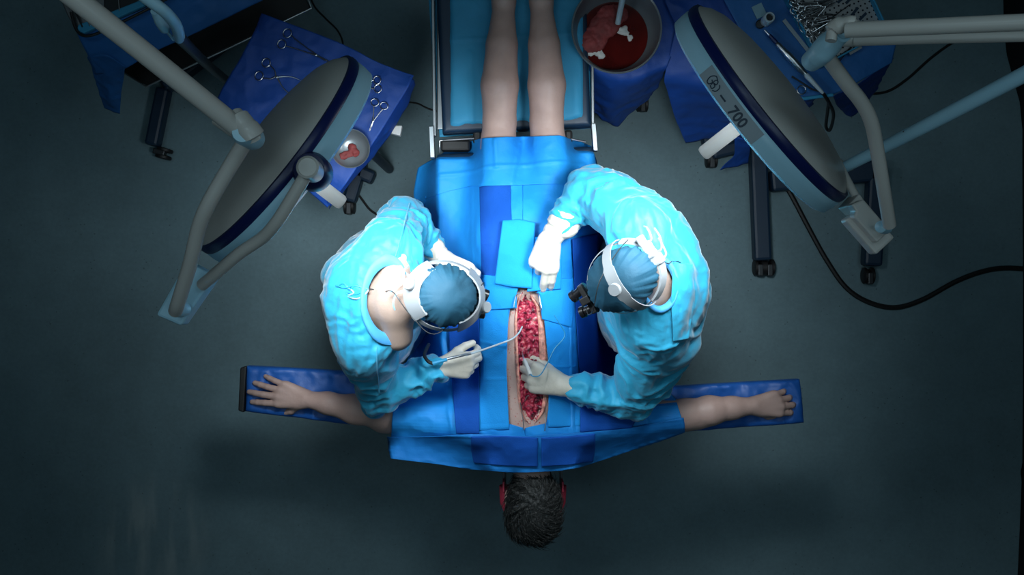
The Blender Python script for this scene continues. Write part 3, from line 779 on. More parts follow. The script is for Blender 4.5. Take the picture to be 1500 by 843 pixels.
# towels
T = 'surgical towel'
cloth('surgical_towel', [[(702, 274), (725, 270), (748, 271)], [(704, 360), (750, 358)], [(706, 440), (752, 440)]], .016, M['towel'], 26, 60, .002, 20, thick=.005, label='dark blue towel strip running up from the incision over the buttocks', cat=T, seed=1,
      creases=[((704, 358), (722, 358), .004, .003)])
cloth('surgical_towel', [[(656, 470), (702, 462)], [(662, 560), (702, 560)], [(668, 636), (702, 636)]], .026, M['towel'], 26, 60, .004, 14, thick=.004, label='deep blue towel lying outermost on the suction side of the incision', cat=T, seed=2)
cloth('surgical_towel', [[(838, 350), (882, 340)], [(842, 432), (905, 425)], [(846, 500), (935, 495)], [(850, 560), (960, 566)], [(850, 634), (925, 628)]], .028, M['towel'], 50, 80, .004, 14, thick=.004, label='deep blue towel lying outermost on the cautery side of the incision', cat=T, seed=4)
cloth('surgical_towel', [[(700, 452), (745, 452)], [(700, 540), (742, 540)], [(700, 633), (746, 630), ]], .013, M['towel_pale'], 30, 80, .003, 14, thick=.006, label='long blue towel edging the incision below the suction tube', cat=T, seed=6,
      creases=[((702, 500), (742, 506), .004, .004), ((702, 556), (742, 553), .003, .004), ((704, 625), (744, 622), .004, .004)])
cloth('surgical_towel', [[(797, 468), (845, 474)], [(804, 540), (848, 544)], [(803, 627), (851, 625)]], .013, M['towel_pale'], 30, 80, .003, 14, thick=.006, label='long blue towel edging the incision beside the cautery cable', cat=T, seed=7,
      creases=[((800, 536), (846, 536), .004, .004)])
cloth('surgical_towel', [[(700, 402), (764, 408)], [(703, 430), (757, 430)], [(706, 455), (757, 452)]], .021, M['towel_pale'], 30, 40, .003, 16, thick=.008, label='short folded blue towel at the upper end of the incision, beside the left surgeon\'s head', cat=T, seed=9)
cloth('surgical_towel', [[(782, 410), (840, 408)], [(790, 440), (842, 440)], [(794, 468), (838, 481)]], .021, M['towel_pale'], 30, 40, .003, 16, thick=.008, label='short folded blue towel at the upper end of the incision, under the loupes', cat=T, seed=10)
cloth('surgical_towel', [[(778, 346), (824, 351)], [(778, 390), (823, 390)], [(772, 428), (822, 424)]], .030, M['towel_pale'], 26, 40, .002, 16, thick=.008, label='folded blue towel under the cream glove, lower of the two', cat=T, seed=12)
cloth('surgical_towel', [[(736, 323), (760, 321), (784, 326)], [(730, 370), (782, 372)], [(724, 416), (750, 421), (779, 423)]], .038, M['towel_pale'], 34, 50, .002, 16, thick=.010, label='thick folded blue towel held flat by the cream gloved hand', cat=T, seed=13)
cloth('surgical_towel', [[(690, 640), (740, 639), (788, 642)], [(690, 660), (788, 662)], [(694, 679), (740, 683), (788, 684)]], .036, M['towel'], 40, 24, .004, 14, thick=.006, label='dark blue towel folded over the shoulders, on the suction side', cat=T, seed=14)
cloth('surgical_towel', [[(793, 642), (830, 640), (872, 636)], [(793, 662), (872, 658)], [(793, 684), (830, 682), (869, 677)]], .036, M['towel'], 40, 24, .004, 14, thick=.006, label='dark blue towel folded over the shoulders, on the cautery side', cat=T, seed=15)
# retractors at the ends of the incision
def retract(pts, lab):
    q = []
    for x, y, dz in pts:
        p = P(x, y, 1.15); p.z = float(H(p.x, p.y)) + dz; q.append(p)
    mb = MB(); tube(mb, spline(q, 6), .0017, 8); return tag(mb.build('retractor', M['steel'], None), lab, 'retractor')
retract([(762, 430, .045), (757, 432, .034), (754, 442, .034), (753, 452, .036), (756, 456, .020)], 'thin bright wire hook at the upper end of the incision, on the suction side')
retract([(785, 429, .045), (789, 431, .034), (791, 442, .034), (793, 453, .036), (789, 457, .020)], 'thin bright wire hook at the upper end of the incision, on the cautery side')
retract([(762, 590, .012), (764, 600, .012), (767, 622, .02), (767, 630, .024)], 'thin wire hook at the lower end of the incision, on the suction side')
retract([(799, 598, .012), (799, 610, .012), (799, 620, .02), (798, 632, .024)], 'thin wire hook at the lower end of the incision, on the cautery side')
# ---------------------------------------------------------------- surgeons
def vproj(p, d): return p - d * p.dot(d)
def fold_disp(V, N, segs, amp, freq=26., seed=0):
    """wrinkles running across each limb and down the trunk; segs: (a,b,kind,weight)"""
    W = []; G = []
    for (a, b, kind, am) in segs:
        a = np.array(a); b = np.array(b); ab = b - a; L = np.linalg.norm(ab); u = ab / L
        t = (V - a) @ u; tc = np.clip(t, 0, L); d = np.linalg.norm(V - a - tc[:, None] * u, axis=1)
        W.append(1 / (d + .03) ** 5)
        rad = V - a - t[:, None] * u; rn = rad / (np.linalg.norm(rad, axis=1)[:, None] + 1e-6)
        if kind == 's':    # sleeve: rings with spiral warping
            q = np.stack([t * freq + fbm(V * 7 + seed, 2) * 1.6, rn[:, 0] * 1.1 + seed, rn[:, 1] * 1.1 + rn[:, 2]], -1)
        else:              # trunk: long folds falling along the axis
            q = np.stack([t * freq * .22 + seed, rn[:, 0] * 3.6 + fbm(V * 5 + seed, 2) * .8, rn[:, 1] * 3.6 + rn[:, 2] * 2], -1)
        r = vnoise(q); r2 = vnoise(q * 2.1 + 7)
        G.append(am * ((1 - 2 * np.abs(r)) + .45 * (1 - 2 * np.abs(r2))))
    W = np.array(W); W /= W.sum(0); G = (W * np.array(G)).sum(0)
    return V + N * (amp * G)[:, None]

def head_frame(fwd, up):
    f = Vector(fwd).normalized(); u = vproj(Vector(up), f).normalized(); s = u.cross(f).normalized()   # s: to the head's left
    return f, s, u
def surgeon(S):
    g = lambda k: Vector(S[k])
    root = empty('person', (g('pelvis').x, g('pelvis').y, 0), S['label'], 'person')
    f, s, u = head_frame(S['fwd'], S['up']); hc = g('head')
    HK = S.get('hk', .9); HP = lambda a, b, c: hc + (f * a + s * b + u * c) * HK
    R = np.array([f, s, u])
    # --- body: one continuous skin (head, neck, trunk, arms, legs) with separate finely meshed head and hands
    pel, chest, neck = g('pelvis'), g('chest'), g('neck')
    face = Vector(S['face']).normalized(); side = Vector((-face.y, face.x, 0))
    bp = [cap(pel, .115, chest, .115, .05, (face, .8)), cap(g('shL'), .05, g('shR'), .05, .05), cap(chest, .10, neck, .055, .05)]
    for k in 'LR':
        bp += [cap(g('sh' + k), .045, g('el' + k), .034, .02), cap(g('el' + k), .034, g('wr' + k), .024, .02)]
        sg = 1 if k == 'L' else -1
        hip = pel + side * sg * .09; kn = Vector((hip.x + face.x * .02, hip.y + face.y * .02, .50)); an = Vector((hip.x, hip.y, .09))
        bp += [cap(hip, .08, kn, .05, .03), cap(kn, .05, an, .035, .02), cap(an, .035, an + face * .13 - Vector((0, 0, .045)), .028, .02)]
    parts = [blob(bp, .011, 1)]
    hp = [ell(HP(-.005, 0, .02), (.086, .074, .092), R, .02), cap(HP(.03, 0, -.045), .052, HP(.05, 0, -.088), .034, .03),
          cap(HP(.086, 0, -.015), .009, HP(.104, 0, -.045), .012, .012), cap(HP(.085, -.018, -.072), .007, HP(.085, .018, -.072), .007, .008),
          cap(HP(.078, -.045, .006), .009, HP(.088, 0, .006), .010, .01), cap(HP(.078, .045, .006), .009, HP(.088, 0, .006), .010, .01),
          ell(HP(-.005, .078, -.022), (.018, .009, .031), R, .005), ell(HP(-.005, -.078, -.022), (.018, .009, .031), R, .005),
          ell(HP(.092, .032, -.012), (.012, .015, .010), R, .006, True), ell(HP(.092, -.032, -.012), (.012, .015, .010), R, .006, True),
          cap(HP(-.02, 0, -.05), .052, neck, .058, .03), cap(neck, .062, neck - Vector((0, 0, .06)) * 1 - face * .05, .09, .03),
          cap(neck + side * .03, .05, neck + side * .10 - Vector((0, 0, .045)), .045, .03), cap(neck - side * .03, .05, neck - side * .10 - Vector((0, 0, .045)), .045, .03)]
    for q_ in hp[:11]:
        if q_['t'] == 'e': q_['r'] = q_['r'] * HK
        elif q_ is not hp[10]: q_['r0'] *= HK; q_['r1'] *= HK
    parts.append(blob(hp, .0042, 1))
    hands = {}
    for k in 'LR':
        h = S['hand' + k]; hd = hand(g('wr' + k), h['d'], h['n'], h['t'], h['curls'], h.get('spread', .05), h.get('L', 1), 0, h.get('thumb', (.6, .3, .3)))
        parts.append(blob(hd + [cap(g('wr' + k) - (g('wr' + k) - g('el' + k)).normalized() * .06, .027, g('wr' + k), .024, .01)], .0028, 1))
        hands[k] = h
    V, Q = join(parts); mesh('body', V, Q, M['skin_dim'], root)
    mb = MB()
    for b in (.032, -.032):
        lathe(mb, HP(.076, b, -.012), f, [(0, -.011), (.008, -.008), (.0115, 0), (.008, .008), (0, .0115)], 16); mb.build('eye', M['eye'], root); mb = MB()
    # --- gown
    gp = [cap(Vector(S['hem']) , S['hemr'], pel, S['pelr'], .06, (face, S.get('gflat', .74))), cap(pel, S['pelr'], chest, S['chr'], .08, (face, S.get('gflat', .74))),
          cap(g('shL') - Vector((0, 0, .015)), .074, g('shR') - Vector((0, 0, .015)), .074, .06), cap(chest, S['chr'] * .85, neck - Vector((0, 0, .05)), .085, .05)]
    segs = [(S['hem'], pel, 't', 1.), (pel, chest, 't', 1.0), (g('shL'), g('shR'), 't', .8)]
    for k in 'LR':
        sh, el, wr = g('sh' + k), g('el' + k), g('wr' + k)
        cuff = el + (wr - el) * S.get('cuff' + k, .86)
        gp += [cap(sh, .072, el, S['elr' + k], .045), cap(el, S['elr' + k], cuff, .037, .02)]
        if S.get('sag' + k): gp.append(cap(el, S['elr' + k] * .9, g('sag' + k), .028, .04))
        segs += [(sh, el, 's', 1.), (el, cuff, 's', 1.1)]
    for e in S.get('extra', []): gp.append(e)
    V, Q = blob(gp, .0058, 2)
    N = vnormals(V, Q); V = fold_disp(V, N, segs, S.get('famp', .014), 24., S['seed']); V = relax(V, Q, 1, .4)
    gh = .009; glo = V.min(0) - .03; gn = np.ceil((V.max(0) - glo + .03) / gh).astype(int); GT = np.zeros((gn[0], gn[1]))
    np.maximum.at(GT, (((V[:, 0] - glo[0]) / gh).round().astype(int), ((V[:, 1] - glo[1]) / gh).round().astype(int)), V[:, 2])
    for _ in range(3):
        B = np.pad(GT, 1); mxn = np.maximum.reduce([B[:-2, 1:-1], B[2:, 1:-1], B[1:-1, :-2], B[1:-1, 2:]]); GT = np.where(GT > .2, GT, mxn)
    S['hf'] = lambda x, y: bil(GT, glo, gh, x, y)
    # neck opening
    oc = g('open'); on = Vector(S['openn']).normalized(); ox = Vector(S['openx']); ox = vproj(ox, on).normalized(); oy = on.cross(ox)
    ra, rb = S['openr']
    X = V - np.array(oc); a = X @ np.array(ox) / ra; b = X @ np.array(oy) / rb; c = X @ np.array(on)
    inside = (a * a + b * b < 1) & (c > -.10)
    Q2 = Q[~inside[Q].all(1)]
    gown = mesh('gown', V, Q2, M['gown'], root, label='cyan surgical gown with long sleeves')
    # collar: find the gown surface along the opening
    ring = []
    up_c = S.get('collar_w', .022)
    vv = []; n = 64; prof = (1.0, 1.0)
    # sample heights by nearest vertex column
    for i in range(n):
        t = 2 * PI * i / n; ca, sa = math.cos(t), math.sin(t)
        dd = (a - ca) ** 2 + (b - sa) ** 2 + np.where(c < -.08, 9, 0); j = np.argsort(dd)[:10]; hgt = np.max(c[j])
        ring.append((ca, sa, hgt))
    hs_ = np.array([r[2] for r in ring]); hs_ = (np.roll(hs_, 1) + np.roll(hs_, -1) + 2 * hs_ + np.roll(hs_, 2) + np.roll(hs_, -2)) / 6
    fcs = []
    layers = ((1.10, .004), (1.06, .008), (.98, .009), (.92, .008), (.84, .0), (.82, -.008))
    for (sc, dz) in layers:
        for i in range(n):
            ca, sa, _ = ring[i]; vv.append(oc + ox * ca * ra * sc + oy * sa * rb * sc + on * (hs_[i] + dz))
    for l in range(len(layers) - 1):
        for i in range(n):
            i2 = (i + 1) % n; fcs.append((l * n + i, l * n + i2, (l + 1) * n + i2, (l + 1) * n + i))
    col = mesh('collar', vv, fcs, M['gown_collar'], root, label='blue neck binding')
    # --- gloves
    for k in 'LR':
        h = hands[k]; hd = hand(g('wr' + k), h['d'], h['n'], h['t'], h['curls'], h.get('spread', .05), h.get('L', 1), .0016, h.get('thumb', (.6, .3, .3)))
        wr, el = g('wr' + k), g('el' + k); dr = (el - wr).normalized()
        cl = h.get('cuff', .07); cw = h.get('cuffr', .038)
        hd += [cap(wr + dr * cl, cw, wr + dr * .01, .030, .012), cap(wr + dr * cl, cw * 1.05, wr + dr * (cl - .004), cw * 1.05, .003)]
        V, Q = blob(hd, .0026, 1); N = vnormals(V, Q)
        t = (V - np.array(wr)) @ np.array(dr); wgt = np.clip((t + .02) / .05, 0.1, 1)
        q = np.stack([t * 55 + fbm(V * 20, 2), V[:, 0] * 9, V[:, 1] * 9 + V[:, 2] * 9], -1)
        V = V + N * ((1 - 2 * np.abs(vnoise(q))) * .0028 * wgt)[:, None]
        mesh('glove', V, Q, M['glove'], root, label='cream latex glove')
    # --- trousers, shoes
    for sg in (1, -1):
        hip = pel + side * sg * .09; kn = Vector((hip.x + face.x * .02, hip.y + face.y * .02, .50)); an = Vector((hip.x, hip.y, .12))
        V, Q = blob([cap(hip, .105, kn, .075, .03), cap(kn, .075, an, .065, .02)], .01, 1); mesh('trouser_leg', V, Q, M['scrub'], root)
        sp = [cap(an - face * .02 - Vector((0, 0, .075)), .040, an + face * .14 - Vector((0, 0, .080)), .040, .02), cap(an, .045, an - Vector((0, 0, .06)), .045, .02)]
        V, Q = blob(sp, .007, 1); V[:, 2] = np.maximum(V[:, 2], .003); mesh('shoe', V, Q, M['white'], root)
    # --- cap with gathers
    vv = []; fcs = []; na, nb = 120, 44
    for j in range(nb + 1):
        th = (PI * .60) * j / nb
        for i in range(na):
            ph = 2 * PI * i / na
            dx, dy, dz = math.sin(th) * math.cos(ph), math.sin(th) * math.sin(ph), math.cos(th)
            k = j / nb
            gth = (k ** 1.6) * (.0045 * math.sin(ph * 19 + 2.2 * math.sin(ph * 3 + S['seed'])) + .003 * math.sin(ph * 43 + S['seed'] * 3))
            n3 = float(vnoise(np.array([dx * 2.4 + S['seed'], dy * 2.4, dz * 2.4]))) * .006
            pf = .010 * math.sin(PI * min(1, k * 1.0)) 
            rr = 1 + 0 * k
            x, y, z = dx * (S.get('capx', .103) + gth + n3 + pf), dy * (.084 + gth + n3 + pf), dz * (.094 + n3) + .022
            if dx < 0: x *= S.get('capb', 1.06)
            vv.append(HP(x - .004, y, z))
    for j in range(nb):
        for i in range(na):
            i2 = (i + 1) % na; fcs.append((j * na + i, (j + 1) * na + i, (j + 1) * na + i2, j * na + i2))
    mesh('cap', vv, fcs, M['cap'], root, label='dark teal surgical cap')
    # --- mask
    V, Q = blob([ell(HP(.045, 0, -.055), (.062, .060, .053), R, .01)], .005, 1)
    X = V - np.array(hc); keep = (X @ np.array(f) > .03) & (X @ np.array(u) < -.015)
    N = vnormals(V, Q); V = V + N * (.0022 * np.sin((X @ np.array(u)) * 420))[:, None]
    mesh('face_mask', V, Q[keep[Q].all(1)], M['ties'], root)
    return root, HP, (f, s, u)
def ribbon_ring(mb, HP, rx, ry, z0, z1, dr0=0., dr1=0., n=80, a0=0., a1=2 * PI, th=.0022, x0=0.):
    """band round the head: ellipse rx,ry at heights z0..z1 (dr widens lower edge)"""
    full = abs(a1 - a0 - 2 * PI) < 1e-6; m = n if full else n + 1
    v = []; f = []
    for (z, d, o) in ((z0, dr0, 0), (z1, dr1, 0), (z1, dr1, th), (z0, dr0, th)):
        for i in range(m):
            a = a0 + (a1 - a0) * i / n
            v.append(HP((rx + d + o) * math.cos(a) + x0, (ry + d + o) * math.sin(a), z))
    for l in range(4):
        for i in range(n):
            i2 = (i + 1) % m; l2 = (l + 1) % 4
            f.append((l * m + i, l * m + i2, l2 * m + i2, l2 * m + i))
    if not full: f += [(0, m, 2 * m, 3 * m), (3 * m + n, 2 * m + n, m + n, n)]
    mb.add(v, f)
def loupes(root, HP0, fr, name='loupe', df=0., du=0.):
    f, s, u = fr; mb = MB(); HP = lambda a, b, c: HP0(a + df, b, c + du)
    for b in (.034, -.034):
        lathe(mb, HP(.122, b, .004), (f * .95 + u * .05 - s * b * 4), [(0, 0), (.015, 0), (.015, .018), (.012, .020), (.012, .036), (.0165, .038), (.0165, .05), (.013, .052), (.013, .047), (0, .047)], 20)
        mb.build(name, M['blackgloss'], root, label='black magnifying loupe barrel'); mb = MB()
    box(mb, HP(.128, 0, .018), (.016, .085, .014), (f, s, u)); box(mb, HP(.122, 0, .035), (.03, .022, .03), (f, s, u)); mb.build('loupe_mount', M['black'], root, False, bevel=.003)

# left surgeon (stands on the left of the picture, faces the table)
SL = dict(capx=.089, capb=1.0, label='surgeon leaning in from the left, bare neck showing, holding the suction tube', seed=2.,
          pelvis=(-.455, -.045, .93), chest=(-.405, -.035, 1.31), neck=(-.325, -.035, 1.440), face=(1, 0, 0),
          shL=P(573, 372, 1.36), shR=P(535, 505, 1.36), elL=P(590, 322, 1.17), elR=P(556, 574, 1.14),
          wrL=P(652, 384, 1.16), wrR=P(648, 538, 1.15), elrL=.060, elrR=.052, cuffL=.62, cuffR=.86,
          hem=(-.43, -.05, .36), hemr=.25, pelr=.205, chr=.170, gflat=.62, head=(-.178, -.022, 1.565),
          fwd=(.95, -.2, -.24), up=(.24, 0, .97),
          open=(-.335, -.035, 1.42), openn=(-.25, 0, 1), openx=(1, 0, 0), openr=(.056, .115), sagR=P(547, 598, 1.04),
          handL=dict(d=(.8, -.55, -.2), n=(.2, .2, 1), t=(.3, -1, 0), curls=[(30, 40, 25)] * 4, cuff=.06, cuffr=.036),
          handR=dict(d=(1, .05, -.08), n=(-.1, -.35, 1), t=(0, 1, .25), curls=[(42, 38, 22), (48, 42, 26), (56, 46, 28), (60, 48, 28)], spread=.05, thumb=(.42, .12, .12), cuff=.045, cuffr=.033, L=.93),
          extra=[cap(P(500, 400, 1.22), .045, P(520, 500, 1.2), .05, .05), cap(P(575, 355, 1.30), .055, P(598, 330, 1.18), .055, .04)])
rl, HPl, frl = surgeon(SL)
# head band with front and back wide bands, top strap and knobs
mb = MB(); ribbon_ring(mb, HPl, .116, .098, -.012, .012, .006, -.002); mb.build('headband', M['harness'], rl, label='pale grey headlight band'); mb = MB()
ribbon_ring(mb, HPl, .104, .094, -.002, .070, .014, -.016, 40, PI * .70, PI * 1.30, .005); mb.build('rear_band', M['harness'], rl, label='wide grey rear pad of the headlight band'); mb = MB()
ribbon_ring(mb, HPl, .104, .094, -.002, .070, .014, -.016, 40, -PI * .34, PI * .34, .005); mb.build('front_band', M['harness'], rl, label='wide grey front pad of the headlight band'); mb = MB()
f, s, u = frl
lathe(mb, HPl(-.113, .012, .034), (-f * .6 + u * .8), [(0, 0), (.0165, 0), (.0165, .010), (.014, .013), (0, .013)], 32); mb.build('knob', M['harness'], rl); mb = MB()
lathe(mb, HPl(.118, -.010, .024), (f * .5 + u * .85), [(0, 0), (.0155, 0), (.0155, .010), (.013, .013), (0, .013)], 32); mb.build('knob', M['harness'], rl); mb = MB()
loupes(rl, HPl, frl, df=-.045, du=-.035)
# mask and cap ties
nk = Vector(SL['neck'])
for pts in ([HPl(-.10, .03, -.02), HPl(-.125, .045, -.045), HPl(-.14, .06, -.05), HPl(-.15, .05, -.06)], [HPl(-.11, -.01, -.03), HPl(-.135, -.02, -.045), HPl(-.14, -.05, -.05), HPl(-.13, -.07, -.06)],
            [HPl(-.11, .01, -.035), HPl(-.13, .02, -.05), HPl(-.15, -.015, -.055), HPl(-.165, -.03, -.06)], [HPl(-.105, 0, -.025), HPl(-.125, .02, -.03), HPl(-.13, .05, -.03), HPl(-.12, .065, -.04)]):
    tube(mb, spline(pts, 6), .0034, 8, flat=((-.6, 0, .8), .3)); mb.build('mask_tie', M['ties'], rl, label='white mask tie knotted behind the neck'); mb = MB()
tube(mb, spline([HPl(.10, .06, .03), HPl(0, -.112, .012), HPl(-.09, -.075, .0), HPl(-.15, -.02, -.02), P(560, 428, 1.47), P(545, 424, 1.475), P(520, 419, 1.45), P(505, 415, 1.42), P(493, 416, 1.38)], 8), .0014, 6); mb.build('headlight_wire', M['dark_metal'], rl); mb = MB()
def on_gown(S, root, pts, m, nm, r=.0025, dz=.002, lab=None, seg=6):
    q = [P(x, y, 1.38) for x, y in pts]
    for _ in range(3):
        q = [P(pts[i][0], pts[i][1], float(S['hf'](q[i].x, q[i].y)) + dz) for i in range(len(pts))]
    mb = MB(); tube(mb, spline(q, 6), r, seg); o = mb.build(nm, m, root)
    if lab: o['label'] = lab
on_gown(SL, rl, [(494, 420), (503, 415), (512, 424), (523, 417), (531, 426), (520, 431), (507, 428), (515, 436), (528, 434)], M['cyan_plastic'], 'gown_tie', lab='thin blue tie string in a loose bow')
on_gown(SL, rl, [(508, 420), (518, 429), (510, 434), (522, 438), (533, 433), (540, 425)], M['ties'], 'gown_tie')
on_gown(SL, rl, [(492, 418), (505, 422), (520, 419), (540, 424)], M['cyan_plastic'], 'gown_tie')
def seam(S, root, pts):
    qq = []
    for i in range(len(pts) - 1):
        for k in range(8): t = k / 8; qq.append((pts[i][0] * (1 - t) + pts[i + 1][0] * t, pts[i][1] * (1 - t) + pts[i + 1][1] * t))
    on_gown(S, root, qq[::2], M['gown'], 'seam', .0022, .0005)
seam(SL, rl, [(600, 298), (592, 330), (583, 365), (574, 392)]); seam(SL, rl, [(552, 508), (553, 545), (556, 585)])
# right surgeon
SR = dict(label='surgeon leaning in from the right, wearing black loupes, cream gloved hand pressed on the towel', seed=6.,
          pelvis=(.435, -.01, .93), chest=(.405, .0, 1.33), neck=(.372, .008, 1.455), face=(-1, 0, 0),
          shL=P(958, 478, 1.38), shR=P(935, 338, 1.40), elL=P(925, 582, 1.16), elR=P(866, 280, 1.24),
          wrL=P(822, 565, 1.17), wrR=P(803, 352, 1.235), elrL=.058, elrR=.062, cuffL=.74, cuffR=.60,
          hem=(.43, .0, .36), hemr=.25, pelr=.21, chr=.185, gflat=.66, head=(.293, .024, 1.60),
          fwd=(-.72, -.44, -.54), up=(-.42, -.22, .88),
          open=(.380, .008, 1.43), openn=(.25, 0, 1), openx=(1, 0, 0), openr=(.046, .070),
          handR=dict(d=(-.16, -.92, -.42), n=(-.1, -.35, 1), t=(1, -.1, .1), curls=[(14, 16, 8), (12, 14, 8), (48, 60, 40), (55, 66, 46)], spread=.0, thumb=(.22, .1, .1), cuff=.075, cuffr=.046, L=1.04),
          handL=dict(d=(-1, .28, -.04), n=(.1, -.1, 1), t=(.1, 1, .3), curls=[(46, 50, 30), (52, 54, 30), (58, 56, 30), (62, 58, 30)], spread=.04, thumb=(.36, .15, .2), cuff=.085, cuffr=.037, L=1.06),
          extra=[cap(P(980, 350, 1.33), .06, P(995, 440, 1.30), .07, .06), cap(P(985, 500, 1.28), .07, P(955, 560, 1.15), .052, .05), cap(P(900, 292, 1.26), .066, P(950, 320, 1.32), .066, .05)])
rr_, HPr, frr = surgeon(SR)
f, s, u = frr
ribbon_ring(mb, HPr, .118, .100, -.004, .004, .002, .0); mb.build('headband', M['harness'], rr_, label='thin white ring of the headlight harness'); mb = MB()
ribbon_ring(mb, HPr, .114, .097, -.014, .016, .008, .002, 40, PI * .62, PI * 1.38, .006, x0=-.006); mb.build('rear_band', M['harness'], rr_, label='white rear ratchet band'); mb = MB()
# strap over the crown
v = []; fc = []; n = 40
for i in range(n + 1):
    a = -PI * .06 + PI * 1.12 * i / n
    w_ = .0145 + (.004 if .35 < i / n < .65 else 0)
    for (o, e) in ((-1, 0), (1, 0), (1, .003), (-1, .003)):
        v.append(HPr(-.038 + o * w_, (.104 + e) * math.cos(a), (.114 + e) * math.sin(a) + .022))
for i in range(n):
    for l in range(4): l2 = (l + 1) % 4; fc.append((i * 4 + l, i * 4 + l2, i * 4 + 4 + l2, i * 4 + 4 + l))
mb.add(v, fc); mb.build('crown_strap', M['harness'], rr_, auto=True, label='grey strap running over the cap'); mb = MB()
lathe(mb, HPr(-.030, .012, .1375), u, [(0, 0), (.017, 0), (.017, .006), (.015, .009), (0, .009)], 32); mb.build('strap_boss', M['harness'], rr_); mb = MB()
loupes(rr_, HPr, frr)
tube(mb, spline([HPr(.13, .02, .05), HPr(.12, .04, .075), HPr(.07, .03, .122), HPr(.0, -.03, .135), HPr(-.07, -.075, .09), HPr(-.10, -.09, .05)], 8), .0014, 6); mb.build('headlight_wire', M['dark_metal'], rr_); mb = MB()
tube(mb, spline([HPr(-.115, -.06, .0), P(975, 385, 1.54), P(985, 383, 1.52), P(999, 388, 1.48), P(1000, 420, 1.40)], 8), .0014, 6); mb.build('headlight_wire', M['dark_metal'], rr_); mb = MB()
for (a, b, c, sz) in ((-.122, -.035, .012, (.024, .045, .03)), (-.125, .0, .004, (.028, .03, .034)), (-.118, -.068, .016, (.02, .028, .022))):
    box(mb, HPr(a, b, c), sz, (f, s, u)); mb.build('ratchet', M['harness'], rr_, False, bevel=.005); mb = MB()
for pts in ([HPr(-.12, -.05, .0), HPr(-.145, -.06, .01), HPr(-.15, -.09, .01), HPr(-.14, -.10, .0)], [HPr(-.12, -.02, -.01), HPr(-.15, -.02, 0), HPr(-.165, -.05, .0), HPr(-.16, -.08, -.01)], [HPr(-.125, .01, -.01), HPr(-.15, .0, -.01), HPr(-.155, -.03, -.01), HPr(-.15, -.05, -.02)]):
    tube(mb, spline(pts, 6), .0028, 8, flat=(u, .3)); mb.build('mask_tie', M['ties'], rr_); mb = MB()
# overlapping back panel of the gown
cloth('back_panel', [[(985, 385), (1012, 388)], [(982, 440), (1016, 440)], [(985, 500), (1006, 496)]], .006, M['gown'], 20, 30, .003, 18, thick=0, parent=rr_, label='overlapping back panel edge of the gown', hf=SR['hf'])
# ---------------------------------------------------------------- held instruments
st = empty('suction_tube', P(690, 520, 1.2), 'thin curved suction tube with a blue collar, held over the incision', 'suction tube')
mb = MB()
tube(mb, spline(PS([(682, 521, 1.222), (710, 512, 1.215), (735, 503, 1.21), (750, 497, 1.20), (760, 488, 1.185), (765, 479, 1.165)]), 8), [.0032, .0024], 10); mb.build('cannula', M['tube_clear'], st); mb = MB()
tube(mb, PS([(656, 526, 1.222), (690, 518, 1.222)]), [.0042, .0036], 12); mb.build('handle', M['steel'], st); mb = MB()
tube(mb, PS([(634, 533, 1.222), (640, 531, 1.222), (655, 527, 1.222)]), [.0075, .0065, .0055], 12); mb.build('connector', M['cyan_plastic'], st, label='blue hose connector'); mb = MB()
tube(mb, spline(PS([(636, 533, 1.222), (629, 531, 1.222), (624, 526, 1.215), (622, 519, 1.19), (628, 505, 1.12)]), 6), .0055, 10); mb.build('hose', M['black'], st, label='black hose end'); mb = MB()
cp = empty('cautery_pencil', P(772, 540, 1.2), 'white cautery pencil with a blue cable, in the glove over the incision', 'cautery pencil')
tube(mb, PS([(777, 549, 1.245), (770, 532, 1.225), (768, 527, 1.215)]), [.0055, .0060, .0042], 14); mb.build('pencil_body', M['white'], cp); mb = MB()
tube(mb, PS([(768, 528, 1.218), (766, 521, 1.195), (765, 515, 1.17)]), [.0030, .0012], 8); mb.build('electrode', M['steel'], cp); mb = MB()
tube(mb, spline(PS([(776, 548, 1.245), (782, 552, 1.245), (792, 549, 1.23), (803, 530, 1.20), (812, 512, 1.195), (825, 497, 1.19), (827, 487, 1.19), (818, 472, 1.20), (812, 462, 1.205)]), 8), .0016, 8); mb.build('cable', M['cyan_plastic'], cp); mb = MB()
# ---------------------------------------------------------------- surgical lamps
def curved_text(s, size, C, a, up, e2, fd, R, h0, u0, m, root, name='lettering', logo=False):
    """flat glyph outline wrapped on the lamp rim. u0 start arc length along a, h0 height from the centre plane along -fd"""
    if logo:
        mb = MB(); r_ = .0011
        for pts in ([(.018, .019), (.009, .021), (.002, .013), (.004, .003), (.011, .001), (.014, .008), (.009, .011)], [(.016, .004), (.015, .016), (.021, .018), (.023, .012), (.017, .010), (.024, .008), (.023, .001), (.016, .002)],
                    [(.028, .017), (.033, .013), (.033, .004), (.027, .000)]):
            tube(mb, spline([(x, y, 0) for x, y in pts], 5), r_, 6)
        V = np.array(mb.v); F_ = mb.f
    else:
        cu = bpy.data.curves.new('t', 'FONT'); cu.body = s; cu.size = size; cu.extrude = .0006; cu.offset = .0007; cu.resolution_u = 6
        o = bpy.data.objects.new('t', cu); COL.objects.link(o); bpy.context.view_layer.update()
        me = o.evaluated_get(bpy.context.evaluated_depsgraph_get()).to_mesh()
        V = np.array([v.co[:] for v in me.vertices]); F_ = [tuple(p.vertices) for p in me.polygons]
        bpy.data.objects.remove(o, do_unlink=True)
    out = []
    for x, y, z in V:
        an = (u0 + x) / R
        rad = e2 * math.cos(an) + a * math.sin(an)
        out.append(C + rad * (R + .0012 + z) - fd * (h0 + y))
    return mesh(name, out, F_, m, root, False)
